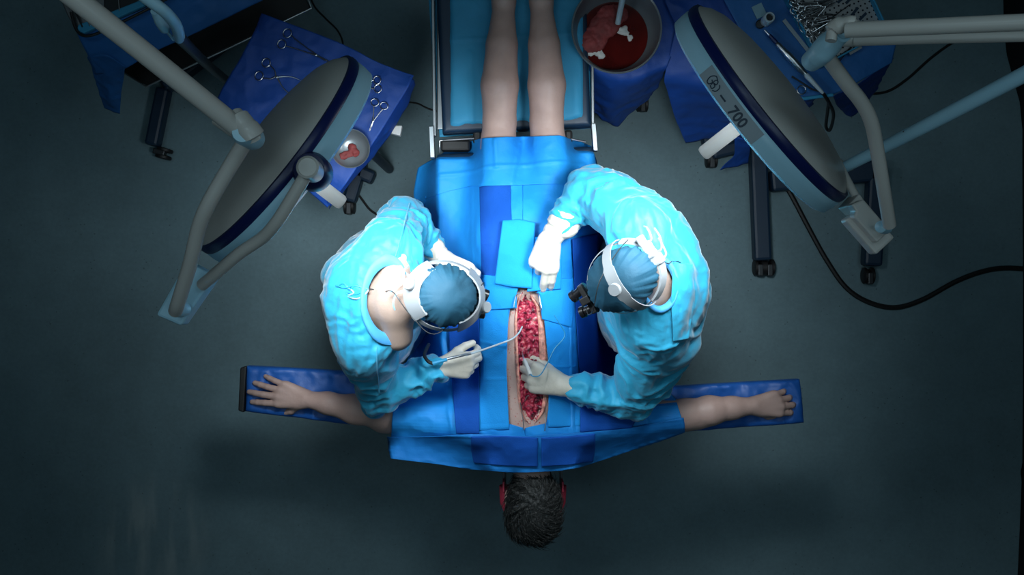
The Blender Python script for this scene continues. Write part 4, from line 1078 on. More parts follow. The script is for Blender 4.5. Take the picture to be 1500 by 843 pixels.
def lamp(C, fd, a, label, labelled=False):
    """C centre, fd direction the light faces, a long horizontal axis"""
    root = empty('surgical_lamp', (C.x, C.y, 2.0), label, 'surgical lamp')
    a = Vector(a).normalized(); e2 = a.cross(-fd).normalized()
    if e2.z < 0: e2 = -e2
    R = .262; ax = -fd; mb = MB()
    lathe(mb, C, ax, [(0, .080), (.06, .0795), (.12, .077), (.17, .072), (.215, .063), (.238, .053), (.254, .040), (.257, .034)], 96); mb.build('back_shell', M['lamp'], root, label='warm grey domed back'); mb = MB()
    lathe(mb, C, ax, [(.253, .040), (.261, .038), (.2635, .030), (.2635, .022), (.261, .017)], 96); mb.build('trim_ring', M['lamp_blue'], root, label='dark blue ring'); mb = MB()
    lathe(mb, C, ax, [(.2605, .018), (.263, .015), (.2635, .0), (R, -.018), (.252, -.024), (.240, -.024), (.236, -.018)], 96); mb.build('rim', M['lamp_cyan_lit'], root, label='pale rim'); mb = MB()
    lathe(mb, C, ax, [(.238, -.020), (.19, -.025), (.06, -.029), (0, -.029)], 64); mb.build('lens', M['lens'], root, label='bright front glass'); mb = MB()
    lathe(mb, C, ax, [(0, -.026), (.034, -.029), (.034, -.040), (.017, -.044), (.0165, -.148), (.014, -.153), (0, -.153)], 32); mb.build('handle', M['white'], root, label='white sterile handle'); mb = MB()
    return root, a, e2
def emat(name, col, s):
    m = mat(name, col, .3); b = m.node_tree.nodes['Principled BSDF']
    b.inputs['Emission Color'].default_value = (*col, 1); b.inputs['Emission Strength'].default_value = s; return m
M['lens'] = emat('lit_lamp_glass', (.85, .95, 1.), 2.5)
def arm(root, pts, r, nm='arm', m=None, n=6, seg=18, raw=False):
    mb = MB(); tube(mb, PS(pts) if raw else spline(PS(pts), n), r, seg); return mb.build(nm, m or M['lamp'], root)

Lr, La, Le = lamp(LC, LDIR, (.62, .78, 0), 'tilted round operating lamp at the upper left, plain rim, back turned to the viewer')
arm(Lr, [(60, -42, 2.72), (200, 68, 2.62), (352, 190, 2.50)], .0175, 'ceiling_arm', raw=True)
arm(Lr, [(318, 172, 2.46), (355, 198, 2.46)], .0145, 'arm_sleeve', raw=True)
arm(Lr, [(345, 168, 2.50), (352, 176, 2.505), (368, 196, 2.505), (374, 206, 2.50)], [.014, .019, .021, .012], 'joint')
mb = MB(); lathe(mb, P(366, 200, 2.47), (0, 0, 1), [(0, -.03), (.019, -.03), (.021, -.02), (.021, .04), (.017, .05), (0, .05)], 32); mb.build('pivot', M['lamp_cyan_lit'], Lr); mb = MB()
arm(Lr, [(360, 206, 2.44), (330, 256, 2.41), (305, 300, 2.39), (291, 335, 2.36), (279, 385, 2.31), (262, 440, 2.24), (257, 456, 2.20)], .0142, 'yoke_arm')
mb = MB(); lathe(mb, P(264, 453, 2.17), (0, 0, 1), [(0, -.02), (.016, -.02), (.018, .0), (.015, .02), (.008, .028), (0, .03)], 24); mb.build('pivot', M['lamp_cyan_lit'], Lr); mb = MB()
pl = [P(229, 462, 2.14), P(266, 478, 2.14), P(316, 406, 2.14), P(285, 388, 2.14), P(272, 386, 2.14)]
prism(mb, [p.xy for p in pl], 2.10, 2.145); mb.build('bracket', M['lamp_cyan_lit'], Lr, False, bevel=.006); mb = MB()
arm(Lr, [(296, 418, 2.16), (315, 402, 2.19), (350, 372, 2.24), (385, 348, 2.28), (405, 326, 2.31), (425, 295, 2.33), (452, 250, 2.35)], .0125, 'yoke_arm')
hd_ = (LC + Le * .19 - LDIR * .085); hub = P(451, 246, 2.32)
lathe(mb, hub, (hub * -1 + Vector((0, 0, 0))).normalized() * 0 + Vector((-.05, .1, 1)), [(.001, -.07), (.030, -.07), (.036, -.055), (.036, -.02), (.030, -.008), (0, -.006)], 36); mb.build('hub_collar', M['lamp_blue'], Lr, label='dark blue pivot collar'); mb = MB()
lathe(mb, P(454, 248, 2.35), (-.05, .1, 1), [(0, -.03), (.0195, -.03), (.0215, -.02), (.0215, .018), (.018, .021), (.017, .018), (0, .018)], 32); mb.build('hub_cap', M['lamp'], Lr); mb = MB()

Rr, Ra, Re = lamp(RC, RDIR, (.62, -.785, 0), 'tilted round operating lamp at the upper right, with 700 lettered on its rim')
curved_text('', 0, RC, Ra, None, Re, RDIR, .2635, -.014, -.118, M['lamp_ink'], Rr, 'logo', True)
curved_text('–', .029, RC, Ra, None, Re, RDIR, .2635, -.014, -.072, M['lamp_ink'], Rr)
curved_text('700', .029, RC, Ra, None, Re, RDIR, .2635, -.015, -.040, M['lamp_ink'], Rr)
v = []; fc = []; n = 30
for i in range(n + 1):
    an = (-.135 + .175 * i / n) / .2635; rad = Re * math.cos(an) + Ra * math.sin(an)
    for h_ in (-.0185, .013): v.append(RC + rad * .2643 - RDIR * h_)
for i in range(n): fc.append((2 * i, 2 * i + 2, 2 * i + 3, 2 * i + 1))
mesh('name_plate', v, fc, M['lamp_label'], Rr, True, 'grey lettered strip')
arm(Rr, [(1560, 30, 2.78), (1380, 38, 2.70), (1240, 44, 2.62)], .0125, 'ceiling_arm', raw=True)
arm(Rr, [(1560, 52, 2.70), (1380, 56, 2.63), (1252, 60, 2.56)], .0085, 'ceiling_arm', raw=True)
arm(Rr, [(1228, 58, 2.54), (1262, 57, 2.56)], [.012, .0125], 'arm_sleeve', raw=True)
arm(Rr, [(1198, 82, 2.52), (1206, 74, 2.535), (1228, 50, 2.56), (1240, 42, 2.58), (1250, 38, 2.60)], [.020, .0215, .019, .015, .010], 'joint', M['lamp_cyan_lit'])
arm(Rr, [(1217, 60, 2.60), (1222, 42, 2.60), (1245, 32, 2.62), (1256, 36, 2.62)], [.009, .014, .010, .006], 'joint_cover')
mb = MB(); lathe(mb, P(1200, 80, 2.50), (.2, .2, 1), [(0, -.03), (.018, -.03), (.0205, 0), (.0205, .02), (.015, .033), (0, .036)], 32); mb.build('pivot', M['lamp_cyan_lit'], Rr); mb = MB()
arm(Rr, [(1213, 85, 2.50), (1240, 122, 2.47), (1262, 150, 2.44), (1276, 178, 2.41), (1284, 215, 2.37), (1294, 275, 2.31), (1303, 330, 2.24)], .0128, 'yoke_arm')
mb = MB(); lathe(mb, P(1294, 333, 2.19), (-.6, 0, .8), [(0, -.02), (.013, -.02), (.014, .0), (.012, .018), (0, .024)], 24); mb.build('pivot', M['lamp_cyan_lit'], Rr); mb = MB()
prism(mb, [P(x, y, 2.14).xy for x, y in ((1238, 322), (1284, 374), (1312, 348), (1300, 336), (1266, 304))], 2.10, 2.14); mb.build('bracket', M['lamp'], Rr, False, bevel=.006); mb = MB()
prism(mb, [P(x, y, 2.16).xy for x, y in ((1250, 318), (1284, 356), (1303, 338), (1264, 292), (1246, 300), (1253, 310))], 2.13, 2.165); mb.build('bracket_cover', M['lamp'], Rr, False, bevel=.004); mb = MB()
prism(mb, [P(x, y, 2.12).xy for x, y in ((1240, 302), (1253, 314), (1268, 300), (1257, 284))], 2.06, 2.13); mb.build('bracket_block', M['lamp'], Rr, False, bevel=.004); mb = MB()
arm(Rr, [(1258, 296, 2.10), (1245, 272, 2.08), (1222, 228, 2.02), (1200, 190, 1.96), (1188, 172, 1.92)], .0085, 'yoke_arm')

# long pale lower arm of the lettered lamp
arm(Rr, [(1560, 78, 2.42), (1380, 172, 2.20), (1236, 246, 2.00)], [.0155, .0150, .0125], 'lower_arm', M['lamp_cyan_lit'], raw=True).__setitem__('label', 'long pale slanting pipe arm')
arm(Rr, [(1246, 241, 2.0), (1236, 246, 2.0), (1226, 240, 1.98)], .0135, 'elbow', M['lamp'], raw=True)
q2 = P(1320, 195, 2.125)
mb = MB(); lathe(mb, q2 + Vector((0, 0, .0150)), (0, 0, 1), [(0, .001), (.0022, .001), (.0022, -.002)], 10); mb.build('rivet', M['black'], Rr); mb = MB()
# curved pipe at the upper left
cpipe = empty('curved_pipe', P(262, 48, 0), 'pale curved pipe at the top left, passing over the blue draped cart', 'pipe')
arm(cpipe, [(180, -30, 2.15), (214, -3, 2.12), (240, 16, 2.08), (256, 34, 2.0), (262, 50, 1.85), (262, 56, 1.7)], .0135, 'pipe', M['lamp_cyan_lit'])
arm(cpipe, [(228, 16, 1.9), (236, 34, 1.86), (254, 58, 1.75)], [.012, .013, .004], 'pipe_clip', M['lamp_cyan_lit'])
arm(cpipe, [(262, 54, 1.7), (280, 72, 1.3), (305, 96, .9), (332, 118, .55)], .016, 'lower_pipe', M['dark_metal'])
q = P(332, 118, .55); tube(mb, [q, Vector((q.x, q.y, .02))], .016, 12); mb.build('post', M['dark_metal'], cpipe); mb = MB()

# ---------------------------------------------------------------- generic explicit cloth
def sheet3(name, rows, m, n=40, q=40, amp=.004, sc=12, parent=None, label=None, cat=None, group=None, seed=0, thick=.0015, smoothr=True):
    R = []
    for r in rows:
        w = [P(*p) for p in r]; w = spline(w, 8) if (smoothr and len(w) > 2) else w
        A = np.array([tuple(p) for p in w]); d = np.r_[0, np.cumsum(np.linalg.norm(np.diff(A, axis=0), axis=1))]; d /= d[-1]
        U = np.linspace(0, 1, n); R.append(np.stack([np.interp(U, d, A[:, c]) for c in range(3)], -1))
    R = np.array(R); out = np.zeros((q, n, 3)); t = np.linspace(0, 1, len(rows)); W = np.linspace(0, 1, q)
    for c in range(3):
        for k in range(n): out[:, k, c] = np.interp(W, t, R[:, k, c])
    for _ in range(2):
        out[1:-1] = .5 * out[1:-1] + .25 * (out[:-2] + out[2:])
    V = out.reshape(-1, 3)
    Fc = [(j * n + i, (j + 1) * n + i, (j + 1) * n + i + 1, j * n + i + 1) for j in range(q - 1) for i in range(n - 1)]
    N = vnormals(V, np.array(Fc)); s = 1 - np.abs(fbm(V * sc + seed, 3)) * 1.2
    V = V + N * (amp * np.clip(s, -1, 1))[:, None]
    o = mesh(name, V, Fc, m, parent, True, label); md = o.modifiers.new('s', 'SOLIDIFY'); md.thickness = thick
    if cat: o['category'] = cat
    if group: o['group'] = group
    return o
def caster(root, px, py, d=(1, 0)):
    p = P(px, py, .04); mb = MB(); dv = Vector((d[0], d[1], 0)).normalized(); ax = Vector((-dv.y, dv.x, 0))
    for s in (-1, 1):
        lathe(mb, Vector((p.x, p.y, .036)) + ax * s * .014, ax * s, [(0, -.008), (.030, -.008), (.034, -.004), (.034, .006), (.028, .009), (0, .009)], 24)
    c = mb.build('caster', M['black'], root); mb = MB()
    box(mb, Vector((p.x, p.y, .055)) - dv * .012, (.05, .022, .035), (dv, ax, Vector((0, 0, 1)))); h = mb.build('fork', M['dark_metal'], c, False, bevel=.004)
def runner(root, p0, p1, w=.055, h=.07, z=.075):
    a, b = P(*p0, z), P(*p1, z); d = (b - a); mb = MB()
    box(mb, (a + b) / 2, (d.length, w, h), (d.normalized(), Vector((-d.y, d.x, 0)).normalized(), Vector((0, 0, 1)))); mb.build('base_runner', M['blue_metal'], root, False, bevel=.012)
def slab(root, pts, z0, z1, nm, m, bev=.004):
    mb = MB(); prism(mb, [P(x, y, z1).xy for x, y in pts][::-1], z0, z1); return mb.build(nm, m, root, False, bevel=bev)
def post(root, px, py, z, z0=.05, r=.018, nm='post', m=None):
    p = P(px, py, z); mb = MB(); tube(mb, [(p.x, p.y, z0), (p.x, p.y, z)], r, 14); mb.build(nm, m or M['blue_metal'], root)

# ---------------------------------------------------------------- instruments
def hemostat(L=.14, spread=.02, ring=.0115, jaw=0., curl=0., pv=.62):
    """lies in its own x-y plane, tips towards +x; returns list of (name, MB, material)"""
    out = []
    for s in (-1, 1):
        mb = MB(); rc = Vector((0, s * spread, .003 + .0005 * s))
        tube(mb, [rc + Vector((math.cos(t) * ring, math.sin(t) * ring * 1.1, 0)) for t in np.linspace(0, 2 * PI, 25)], .0017, 8, False)
        piv = Vector((L * pv, 0, .003))
        pts = [rc + Vector((ring, 0, 0)), rc + Vector((ring + L * .15, -s * spread * .35, 0)), piv + Vector((-.005, s * .002, 0)), piv,
               piv + Vector((L * (1 - pv) * .42, -s * (.0015 + jaw * .8), curl * .3)), piv + Vector((L * (.98 - pv), -s * (.001 + jaw), curl))]
        tube(mb, spline(pts, 5), [.0020, .0019, .0024, .0026, .0018, .0008], 8)
        out.append(('half', mb))
    mb = MB(); lathe(mb, (L * pv, 0, .003), (0, 0, 1), [(0, -.004), (.0038, -.004), (.0038, .004), (0, .005)], 14); out.append(('screw', mb))
    return out
def place_inst(label, px, py, tx, ty, z, L=None, spread=.016, jaw=0., group=None, name='surgical_forceps', cat='forceps', tilt=0., m=None, ring=.0115, pv=.62):
    a, b = P(px, py, z), P(tx, ty, z); d = b - a; L = L or d.length
    r = empty(name, a, label, cat, group, math.atan2(d.y, d.x)); r.rotation_euler.y = tilt
    for nm, mb in hemostat(L, spread, ring, jaw, 0., pv): mb.build(nm, m or M['steel'], r, world=False)
    return r

# ---------------------------------------------------------------- left instrument table
lt = empty('instrument_table', P(455, 160, 0), 'small instrument table under the plain rimmed lamp, draped in royal blue', 'table')
slab(lt, [(388, 32), (596, 116), (480, 288), (328, 148)], .93, .962, 'tabletop', M['steel_dull'])
slab(lt, [(560, 172), (568, 184), (589, 184), (586, 199), (560, 192)], .80, .83, 'side_plate', M['white'], .003)
post(lt, 440, 130, .955); post(lt, 520, 200, .955)
runner(lt, (450, 220), (548, 262)); runner(lt, (530, 236), (512, 296))
caster(lt, 512, 302, (0, 1)); caster(lt, 450, 216)
sheet3('table_drape', [[(384, 20, .97), (400, 26, .985), (495, 62, .99), (560, 94, .985), (606, 111, .965)], [(370, 52, .985), (480, 100, .992), (598, 128, .985)], [(350, 90, .985), (450, 150, .992), (560, 190, .985)],
                       [(326, 128, .985), (420, 200, .992), (508, 268, .985)], [(317, 150, .96), (395, 228, .98), (480, 304, .93)]], M['navy_cloth'], 80, 80, .005, 11, None,
       'royal blue cloth spread on the small table under the plain rimmed lamp', 'drape', seed=2)
sheet3('table_drape', [[(603, 112, .978), (575, 162, .975), (540, 215, .975), (500, 268, .975), (480, 297, .96)], [(607, 118, .93), (582, 166, .92), (550, 216, .90), (512, 268, .91), (484, 304, .91)], [(609, 124, .87), (590, 168, .86), (560, 214, .84), (520, 262, .86), (482, 307, .86)]],
       M['navy_cloth'], 60, 20, .004, 16, None, 'bright hanging blue cloth edge facing the operating table', 'drape', seed=4)
ZI = .999
place_inst('long straight clamp with its rings at the far corner of the royal blue cloth', 417, 57, 492, 96, ZI, spread=.020, ring=.013)
place_inst('open clamp with spread curved jaws on the royal blue cloth', 385, 102, 436, 130, ZI, L=.155, spread=.024, jaw=.028, ring=.013, pv=.34)
place_inst('clamp peeping out past the plain rimmed lamp, single ring in view', 553, 124, 500, 128, ZI, spread=.014)
place_inst('small scissors with both rings in view between lamp and cloth edge', 556, 153, 541, 193, ZI, spread=.016, name='surgical_scissors', cat='scissors')
bw = empty('steel_bowl', P(517, 221, ZI), 'small steel bowl of bloody gauze on the royal blue cloth', 'bowl')
mb = MB(); lathe(mb, P(517, 221, ZI), (0, 0, 1), [(0, .002), (.034, .002), (.048, .012), (.058, .040), (.0605, .052), (.0625, .053), (.0625, .050), (.060, .040), (.050, .008), (.035, 0), (0, 0)], 48); mb.build('bowl', M['bowl'], bw); mb = MB()
def gauze(c, r, seed, m, name, label, cat, parent=None, flatz=.45, h=.0035):
    c = Vector(c); rs = np.random.RandomState(seed); pr = []
    for i in range(7):
        o = Vector((*(rs.randn(2) * r * .36), 0)); pr.append(ell(c + o + Vector((0, 0, r * flatz * .5)), (r * (.35 + .2 * rs.rand()), r * (.3 + .15 * rs.rand()), r * flatz * (.5 + .3 * rs.rand())), None, .006))
    V, Q = blob(pr, h, 1); N = vnormals(V, Q); V = V + N * ((1 - 2 * np.abs(fbm(V * 70 + seed, 2))) * .0028)[:, None]
    o = mesh(name, V, Q, m, parent, True); tag(o, label, cat); return o
gauze(P(512, 226, ZI + .004), .030, 3, M['gauze_blood'], 'bloody_gauze', 'blood soaked gauze in the small steel bowl', 'gauze')

# ---------------------------------------------------------------- upper left cart
lc = empty('instrument_cart', P(250, 20, 0), 'instrument cart at the upper left corner with a black lower shelf', 'cart')
slab(lc, [(98, 22), (112, 47), (232, -10), (330, -70), (60, -70)], .90, .925, 'tabletop', M['steel_dull'])
slab(lc, [(182, 108), (216, 126), (455, 12), (420, -60), (160, -60)], .44, .455, 'lower_shelf', M['black'])
mb = MB(); tube(mb, PS([(178, 104), (214, 127), (330, 73), (456, 12), (430, -60)], .462), .004, 8); mb.build('shelf_rail', M['steel_dull'], lc, label='thin bright rail round the shelf'); mb = MB()
tube(mb, spline(PS([(104, 18, .95), (111, 42, .95), (122, 52, .95), (140, 50, .95), (175, 34, .95), (215, 14, .95), (260, -10, .95)]), 6), .005, 8); mb.build('gasket', M['black'], lc); mb = MB()
slab(lc, [(112, 44), (122, 49), (212, 8), (205, 0), (114, 36)], .925, .945, 'tray_edge', M['cyan_dark'] if 'cyan_dark' in M else M['sheet'])
post(lc, 245, 120, .44); post(lc, 400, 30, .44); post(lc, 110, 10, .92)
runner(lc, (241, 130), (224, 214)); caster(lc, 240, 225, (1, -.25)); runner(lc, (330, 60), (241, 128))
sheet3('table_drape', [[(113, 50, .93), (160, 34, .93), (230, 2, .93), (340, -60, .93)], [(128, 78, .86), (172, 62, .88), (245, 26, .88), (350, -40, .88)], [(140, 108, .76), (182, 100, .80), (228, 74, .82), (290, 46, .82), (385, 0, .82)]],
       M['drape_dim'], 60, 40, .006, 10, None, 'mid blue cloth hanging from the upper left cart over its black shelf', 'drape', seed=7)
sheet3('table_drape', [[(128, 82, .84), (156, 80, .86), (184, 96, .82)], [(140, 115, .72), (160, 118, .74), (181, 112, .74)], [(148, 142, .64), (163, 144, .66), (177, 138, .66)], [(153, 158, .58), (165, 163, .58), (176, 166, .58)]],
       M['drape_dim'], 30, 40, .006, 13, None, 'pointed corner of blue cloth dangling from the upper left cart', 'drape', seed=9)
for k, (x0, y0, x1, y1) in enumerate(((100, -5, 121, 40), (112, -10, 132, 38), (122, -12, 142, 34), (92, -8, 108, 24))):
    tb_ = MB(); tube(tb_, PS([(x0, y0, .945), (x1, y1, .945)]), [.004, .0025], 8); tag(tb_.build('surgical_probe', M['steel_dull' if k % 2 else 'dark_metal']), ('steel probe beside the left rim of the upper left cart', 'dark slender probe second from the left rim of the cart', 'steel probe nearest the lamp arm on the upper left cart', 'short dark probe at the very edge of the upper left cart')[k] if k != 0 else 'dark slender probe in the row beside the cart rim', 'probe')
slab(lc, [(150, -60), (152, 22), (176, 18), (205, 2), (250, -20), (260, -60)], .926, .936, 'tray_mesh', M['dark_metal'])
mb = MB(); tube(mb, PS([(172, -20, .944), (175, 16, .944)]), .0022, 8); tag(mb.build('steel_pin', M['steel']), 'single bright pin upright on the dark mesh tray of the upper left cart', 'pin'); mb = MB()
cb = PS([(456, -5), (462, 12), (480, 30), (494, 44), (502, 62), (503, 72)], .008)
def cable(pts, r, label, m=None, name='cable', n=8):
    mb = MB(); tube(mb, spline(pts, n), r, 8); return tag(mb.build(name, m or M['black']), label, 'cable')
cable(PS([(450, -20), (460, 8), (478, 28), (494, 44), (502, 62), (504, 90), (515, 140)], .006), .0035, 'thin dark cable on the floor behind the royal blue table corner')
cable(PS([(560, 135), (592, 148), (612, 152), (636, 162), (700, 175), (760, 160)], .006), .0035, 'thin dark cable on the floor between royal blue table and operating table')
cable(PS([(480, 250), (512, 268), (530, 292), (548, 312), (590, 330)], .008), .005, 'dark cable running from the royal blue table to the left surgeon')

# ---------------------------------------------------------------- basin and its stand
bs = empty('basin_stand', P(905, 40, 0), 'draped basin stand beside the leg section of the operating table', 'stand')
slab(bs, [(872, -40), (965, -40), (955, 85), (880, 95)], .82, .845, 'tabletop', M['steel_dull'])
post(bs, 940, 60, .84); runner(bs, (900, 80), (940, 150)); caster(bs, 941, 152, (0, 1))
sheet3('table_drape', [[(862, -80, .865), (930, -80, .875), (1020, -80, .87)], [(862, 30, .865), (930, 40, .875), (1004, 40, .87)], [(864, 100, .865), (920, 118, .86), (975, 100, .86)], [(867, 140, .62), (890, 162, .58), (925, 150, .58), (962, 128, .62)], [(869, 164, .48), (900, 184, .42), (912, 178, .42), (946, 146, .48)]],
       M['navy_cloth'], 60, 60, .008, 12, None, 'blue cloth hanging in points under the big steel basin', 'drape', seed=12)
ba = empty('steel_basin', P(898, 55, .878), 'large round steel basin of bloody liquid next to the bare calves', 'basin')
lathe(mb := MB(), P(898, 55, .878), (0, 0, 1), [(0, .003), (.095, .003), (.112, .014), (.134, .08), (.1415, .118), (.1465, .121), (.1475, .117), (.144, .112), (.137, .08), (.115, .010), (.096, 0), (0, 0)], 72); mb.build('basin', M['bowl'], ba)
lq = MB(); lathe(lq, P(898, 55, .878), (0, 0, 1), [(0, .022), (.108, .022), (.1135, .0225), (.1135, .018)], 64); tag(lq.build('blood_liquid', M['blood']), 'dark red liquid filling the large steel basin', 'liquid', kind='stuff')
gauze(P(887, 36, .895), .10, 21, M['gauze_blood'], 'bloody_cloth', 'large pink soaked cloth floating in the steel basin', 'cloth', flatz=.2, h=.0045)
gauze(P(866, 68, .895), .036, 22, M['white'], 'white_gauze', 'white gauze at the table side of the steel basin', 'gauze', flatz=.2)
gauze(P(914, 46, .895), .026, 25, M['white'], 'white_gauze', 'white gauze scrap beside the syringe in the basin', 'gauze', flatz=.25)
sy = empty('syringe', P(908, 20, .95), 'translucent syringe leaning in the steel basin', 'syringe')
mb = MB(); tube(mb, PS([(914, -12, 1.04), (905, 34, .94)]), .0095, 16); mb.build('barrel', M['tube_clear'], sy); mb = MB()
lathe(mb, P(914, -10, 1.04), P(914, -12, 1.04) - P(905, 34, .94), [(0, 0), (.016, 0), (.016, .004), (0, .004)], 20); mb.build('flange', M['tube_clear'], sy); mb = MB()

# ---------------------------------------------------------------- dark blue cart between basin and lamp
dc = empty('draped_cart', P(1030, 60, 0), 'navy draped cart partly hidden behind the lettered lamp', 'cart')
slab(dc, [(1000, -70), (1085, -70), (1095, 95), (1012, 90)], .84, .862, 'tabletop', M['steel_dull'])
post(dc, 1035, 30, .86); runner(dc, (1020, 120), (1042, 225)); caster(dc, 1042, 234, (0, 1)); runner(dc, (1042, 225), (1085, 215))
sheet3('table_drape', [[(988, -80, .90), (1040, -80, .90), (1100, -80, .90)], [(972, 0, .90), (1040, 0, .905), (1110, 0, .90)], [(990, 38, .90), (1040, 50, .905), (1120, 70, .90)], [(972, 116, .84), (1040, 128, .84), (1100, 150, .84)], [(990, 175, .56), (1040, 172, .56), (1090, 182, .56)], [(1004, 208, .40), (1045, 202, .40), (1088, 206, .40)]],
       M['navy_cloth'], 60, 80, .008, 9, None, 'deep navy cloth hanging behind the white lamp handle', 'drape', seed=15)
sheet3('table_drape', [[(1076, 200, .45), (1100, 205, .45)], [(1076, 226, .35), (1098, 222, .35)], [(1054, 248, .28), (1096, 240, .28)]], M['navy_cloth'], 20, 24, .006, 14, None, 'torn looking blue cloth corner low under the lettered lamp', 'drape', seed=16)

# ---------------------------------------------------------------- right instrument table
rt = empty('instrument_table', P(1200, 40, 0), 'instrument table in the upper right corner, draped blue, with a perforated steel tray', 'table')
slab(rt, [(1085, -80), (1238, -80), (1288, 58), (1178, 112), (1120, 40)], .88, .905, 'tabletop', M['steel_dull'])
post(rt, 1175, 60, .90); post(rt, 1260, 40, .90)
runner(rt, (1105, 110), (1116, 382), w=.07); caster(rt, 1112, 392, (0, 1)); caster(rt, 1126, 392, (0, 1))
runner(rt, (1284, 246), (1276, 390), w=.075); caster(rt, 1272, 404, (0, 1)); runner(rt, (1128, 266), (1286, 250), w=.09)
sheet3('table_drape', [[(1040, -80, .925), (1150, -80, .932), (1250, -80, .925)], [(1060, 0, .925), (1150, 0, .932), (1278, 0, .925)], [(1085, 46, .925), (1180, 46, .932), (1308, 50, .925)], [(1122, 98, .925), (1200, 92, .932), (1312, 66, .92)], [(1168, 146, .92), (1222, 138, .925), (1306, 92, .90)]],
       M['drape_dim'] if 'drape_dim' in M else M['navy_cloth'], 70, 70, .004, 9, None, 'blue cloth on the instrument table in the upper right corner', 'drape', seed=20)
sheet3('table_drape', [[(1220, 140, .92), (1262, 118, .915), (1309, 84, .90)], [(1224, 152, .80), (1256, 140, .78), (1292, 112, .78)], [(1232, 160, .68), (1250, 168, .60), (1284, 130, .66)]], M['navy_cloth'], 40, 30, .006, 12, None,
       'navy cloth point hanging beside the lamp yoke in the upper right', 'drape', seed=22)
sheet3('table_drape', [[(1140, 118, .92), (1172, 146, .92), (1196, 142, .92)], [(1156, 134, .80), (1176, 148, .80), (1190, 148, .80)], [(1170, 154, .72), (1178, 161, .70), (1192, 152, .72)]], M['navy_cloth'], 20, 20, .004, 14, None, 'small blue cloth tip under the bone drill', 'drape', seed=23)
slab(rt, [(1174, 142), (1176, 147), (1222, 141), (1221, 136)], .93, .94, 'table_edge', M['sheet'])
def dots_material():
    m = mat('perforated_steel', (.42, .43, .44), .4, .6)
    nt = m.node_tree; b = nt.nodes['Principled BSDF']; tc = nt.nodes.new('ShaderNodeTexCoord')
    mp = nt.nodes.new('ShaderNodeMapping'); mp.inputs['Rotation'].default_value = (0, 0, -.46); mp.inputs['Scale'].default_value = (62, 62, 62)
    nt.links.new(tc.outputs['Object'], mp.inputs[0])
    fr = nt.nodes.new('ShaderNodeVectorMath'); fr.operation = 'FRACTION'; nt.links.new(mp.outputs[0], fr.inputs[0])
    sb = nt.nodes.new('ShaderNodeVectorMath'); sb.operation = 'SUBTRACT'; sb.inputs[1].default_value = (.5, .5, 0); nt.links.new(fr.outputs[0], sb.inputs[0])
    mu = nt.nodes.new('ShaderNodeVectorMath'); mu.operation = 'MULTIPLY'; mu.inputs[1].default_value = (1, 1, 0); nt.links.new(sb.outputs[0], mu.inputs[0])
    ln = nt.nodes.new('ShaderNodeVectorMath'); ln.operation = 'LENGTH'; nt.links.new(mu.outputs[0], ln.inputs[0])
    gt = nt.nodes.new('ShaderNodeMath'); gt.operation = 'GREATER_THAN'; gt.inputs[1].default_value = .19; nt.links.new(ln.outputs['Value'], gt.inputs[0])
    mx = nt.nodes.new('ShaderNodeMix'); mx.data_type = 'RGBA'; mx.inputs[6].default_value = (.008, .012, .02, 1); mx.inputs[7].default_value = (.42, .43, .44, 1)
    nt.links.new(gt.outputs[0], mx.inputs[0]); nt.links.new(mx.outputs[2], b.inputs['Base Color']); return m
M['perf'] = dots_material()
tr = empty('instrument_tray', P(1210, 30, .936), 'perforated steel tray heaped with ringed instruments in the upper right', 'tray')
tq = [(1203, 98), (1298, 46), (1258, -40), (1140, -60), (1150, -4)]
mb = MB(); prism(mb, [P(x, y, .942).xy for x, y in tq], .936, .942); mb.build('tray_bottom', M['perf'], tr, False); mb = MB()
for i in range(5):
    a_, b_ = P(*tq[i], .95), P(*tq[(i + 1) % 5], .95); d = b_ - a_
    box(mb, (a_ + b_) / 2 + Vector((0, 0, .0)), (d.length + .006, .006, .036), (d.normalized(), Vector((-d.y, d.x, 0)).normalized(), Vector((0, 0, 1)))); mb.build('tray_side', M['sheet'] if i in (0, 4, 1) else M['steel_dull'], tr, False, bevel=.002); mb = MB()
for (x0, y0, x1, y1) in ((1228, 3, 1234, -2), (1240, 4, 1246, -2), (1248, 22, 1256, 12), (1260, 28, 1268, 20), (1246, 66, 1254, 60)):
    a_, b_ = P(x0, y0, .9435), P(x1, y1, .9435); d = b_ - a_
    box(mb, (a_ + b_) / 2, (d.length + .006, .009, .002), (d.normalized(), Vector((-d.y, d.x, 0)).normalized(), Vector((0, 0, 1)))); mb.build('slot', M['blue_metal'], tr, False); mb = MB()
proto = place_inst('ringed clamp in the heap on the perforated steel tray', 1165, 12, 1205, 2, .950, L=.13, spread=.014, group='clamps heaped on the perforated tray')
rs = np.random.RandomState(11)
for k in range(15):
    t = k / 14
    c = copy_tree(proto); p = P(1160 + 34 * t + rs.randn() * 3, 4 + 54 * t + rs.randn() * 3, .952 + .022 * rs.rand())
    c.location = p; c.rotation_euler = (rs.randn() * .25, -.05 + rs.randn() * .12, .45 + rs.randn() * .38)
mb = MB(); tube(mb, PS([(1196, 42, .96), (1246, 6, .955)]), [.0025, .0014], 8); tag(mb.build('steel_rod', M['dark_metal']), 'long thin rod lying diagonally across the perforated tray', 'rod'); mb = MB()
place_inst('clamp lying at the lower end of the perforated tray below the lamp joint', 1222, 92, 1246, 70, .952, L=.09, spread=.010, m=M['dark_metal'])
mb = MB(); box(mb, P(1253, 74, .955), (.046, .009, .006), (Vector((.86, .5, 0)), Vector((-.5, .86, 0)), Vector((0, 0, 1)))); tag(mb.build('steel_ruler', M['steel_dull'], None, False), 'short flat steel rule at the lower end of the perforated tray', 'ruler'); mb = MB()
mb = MB(); a_, b_ = P(1148, 29, .94), P(1190, 82, .94); d = b_ - a_
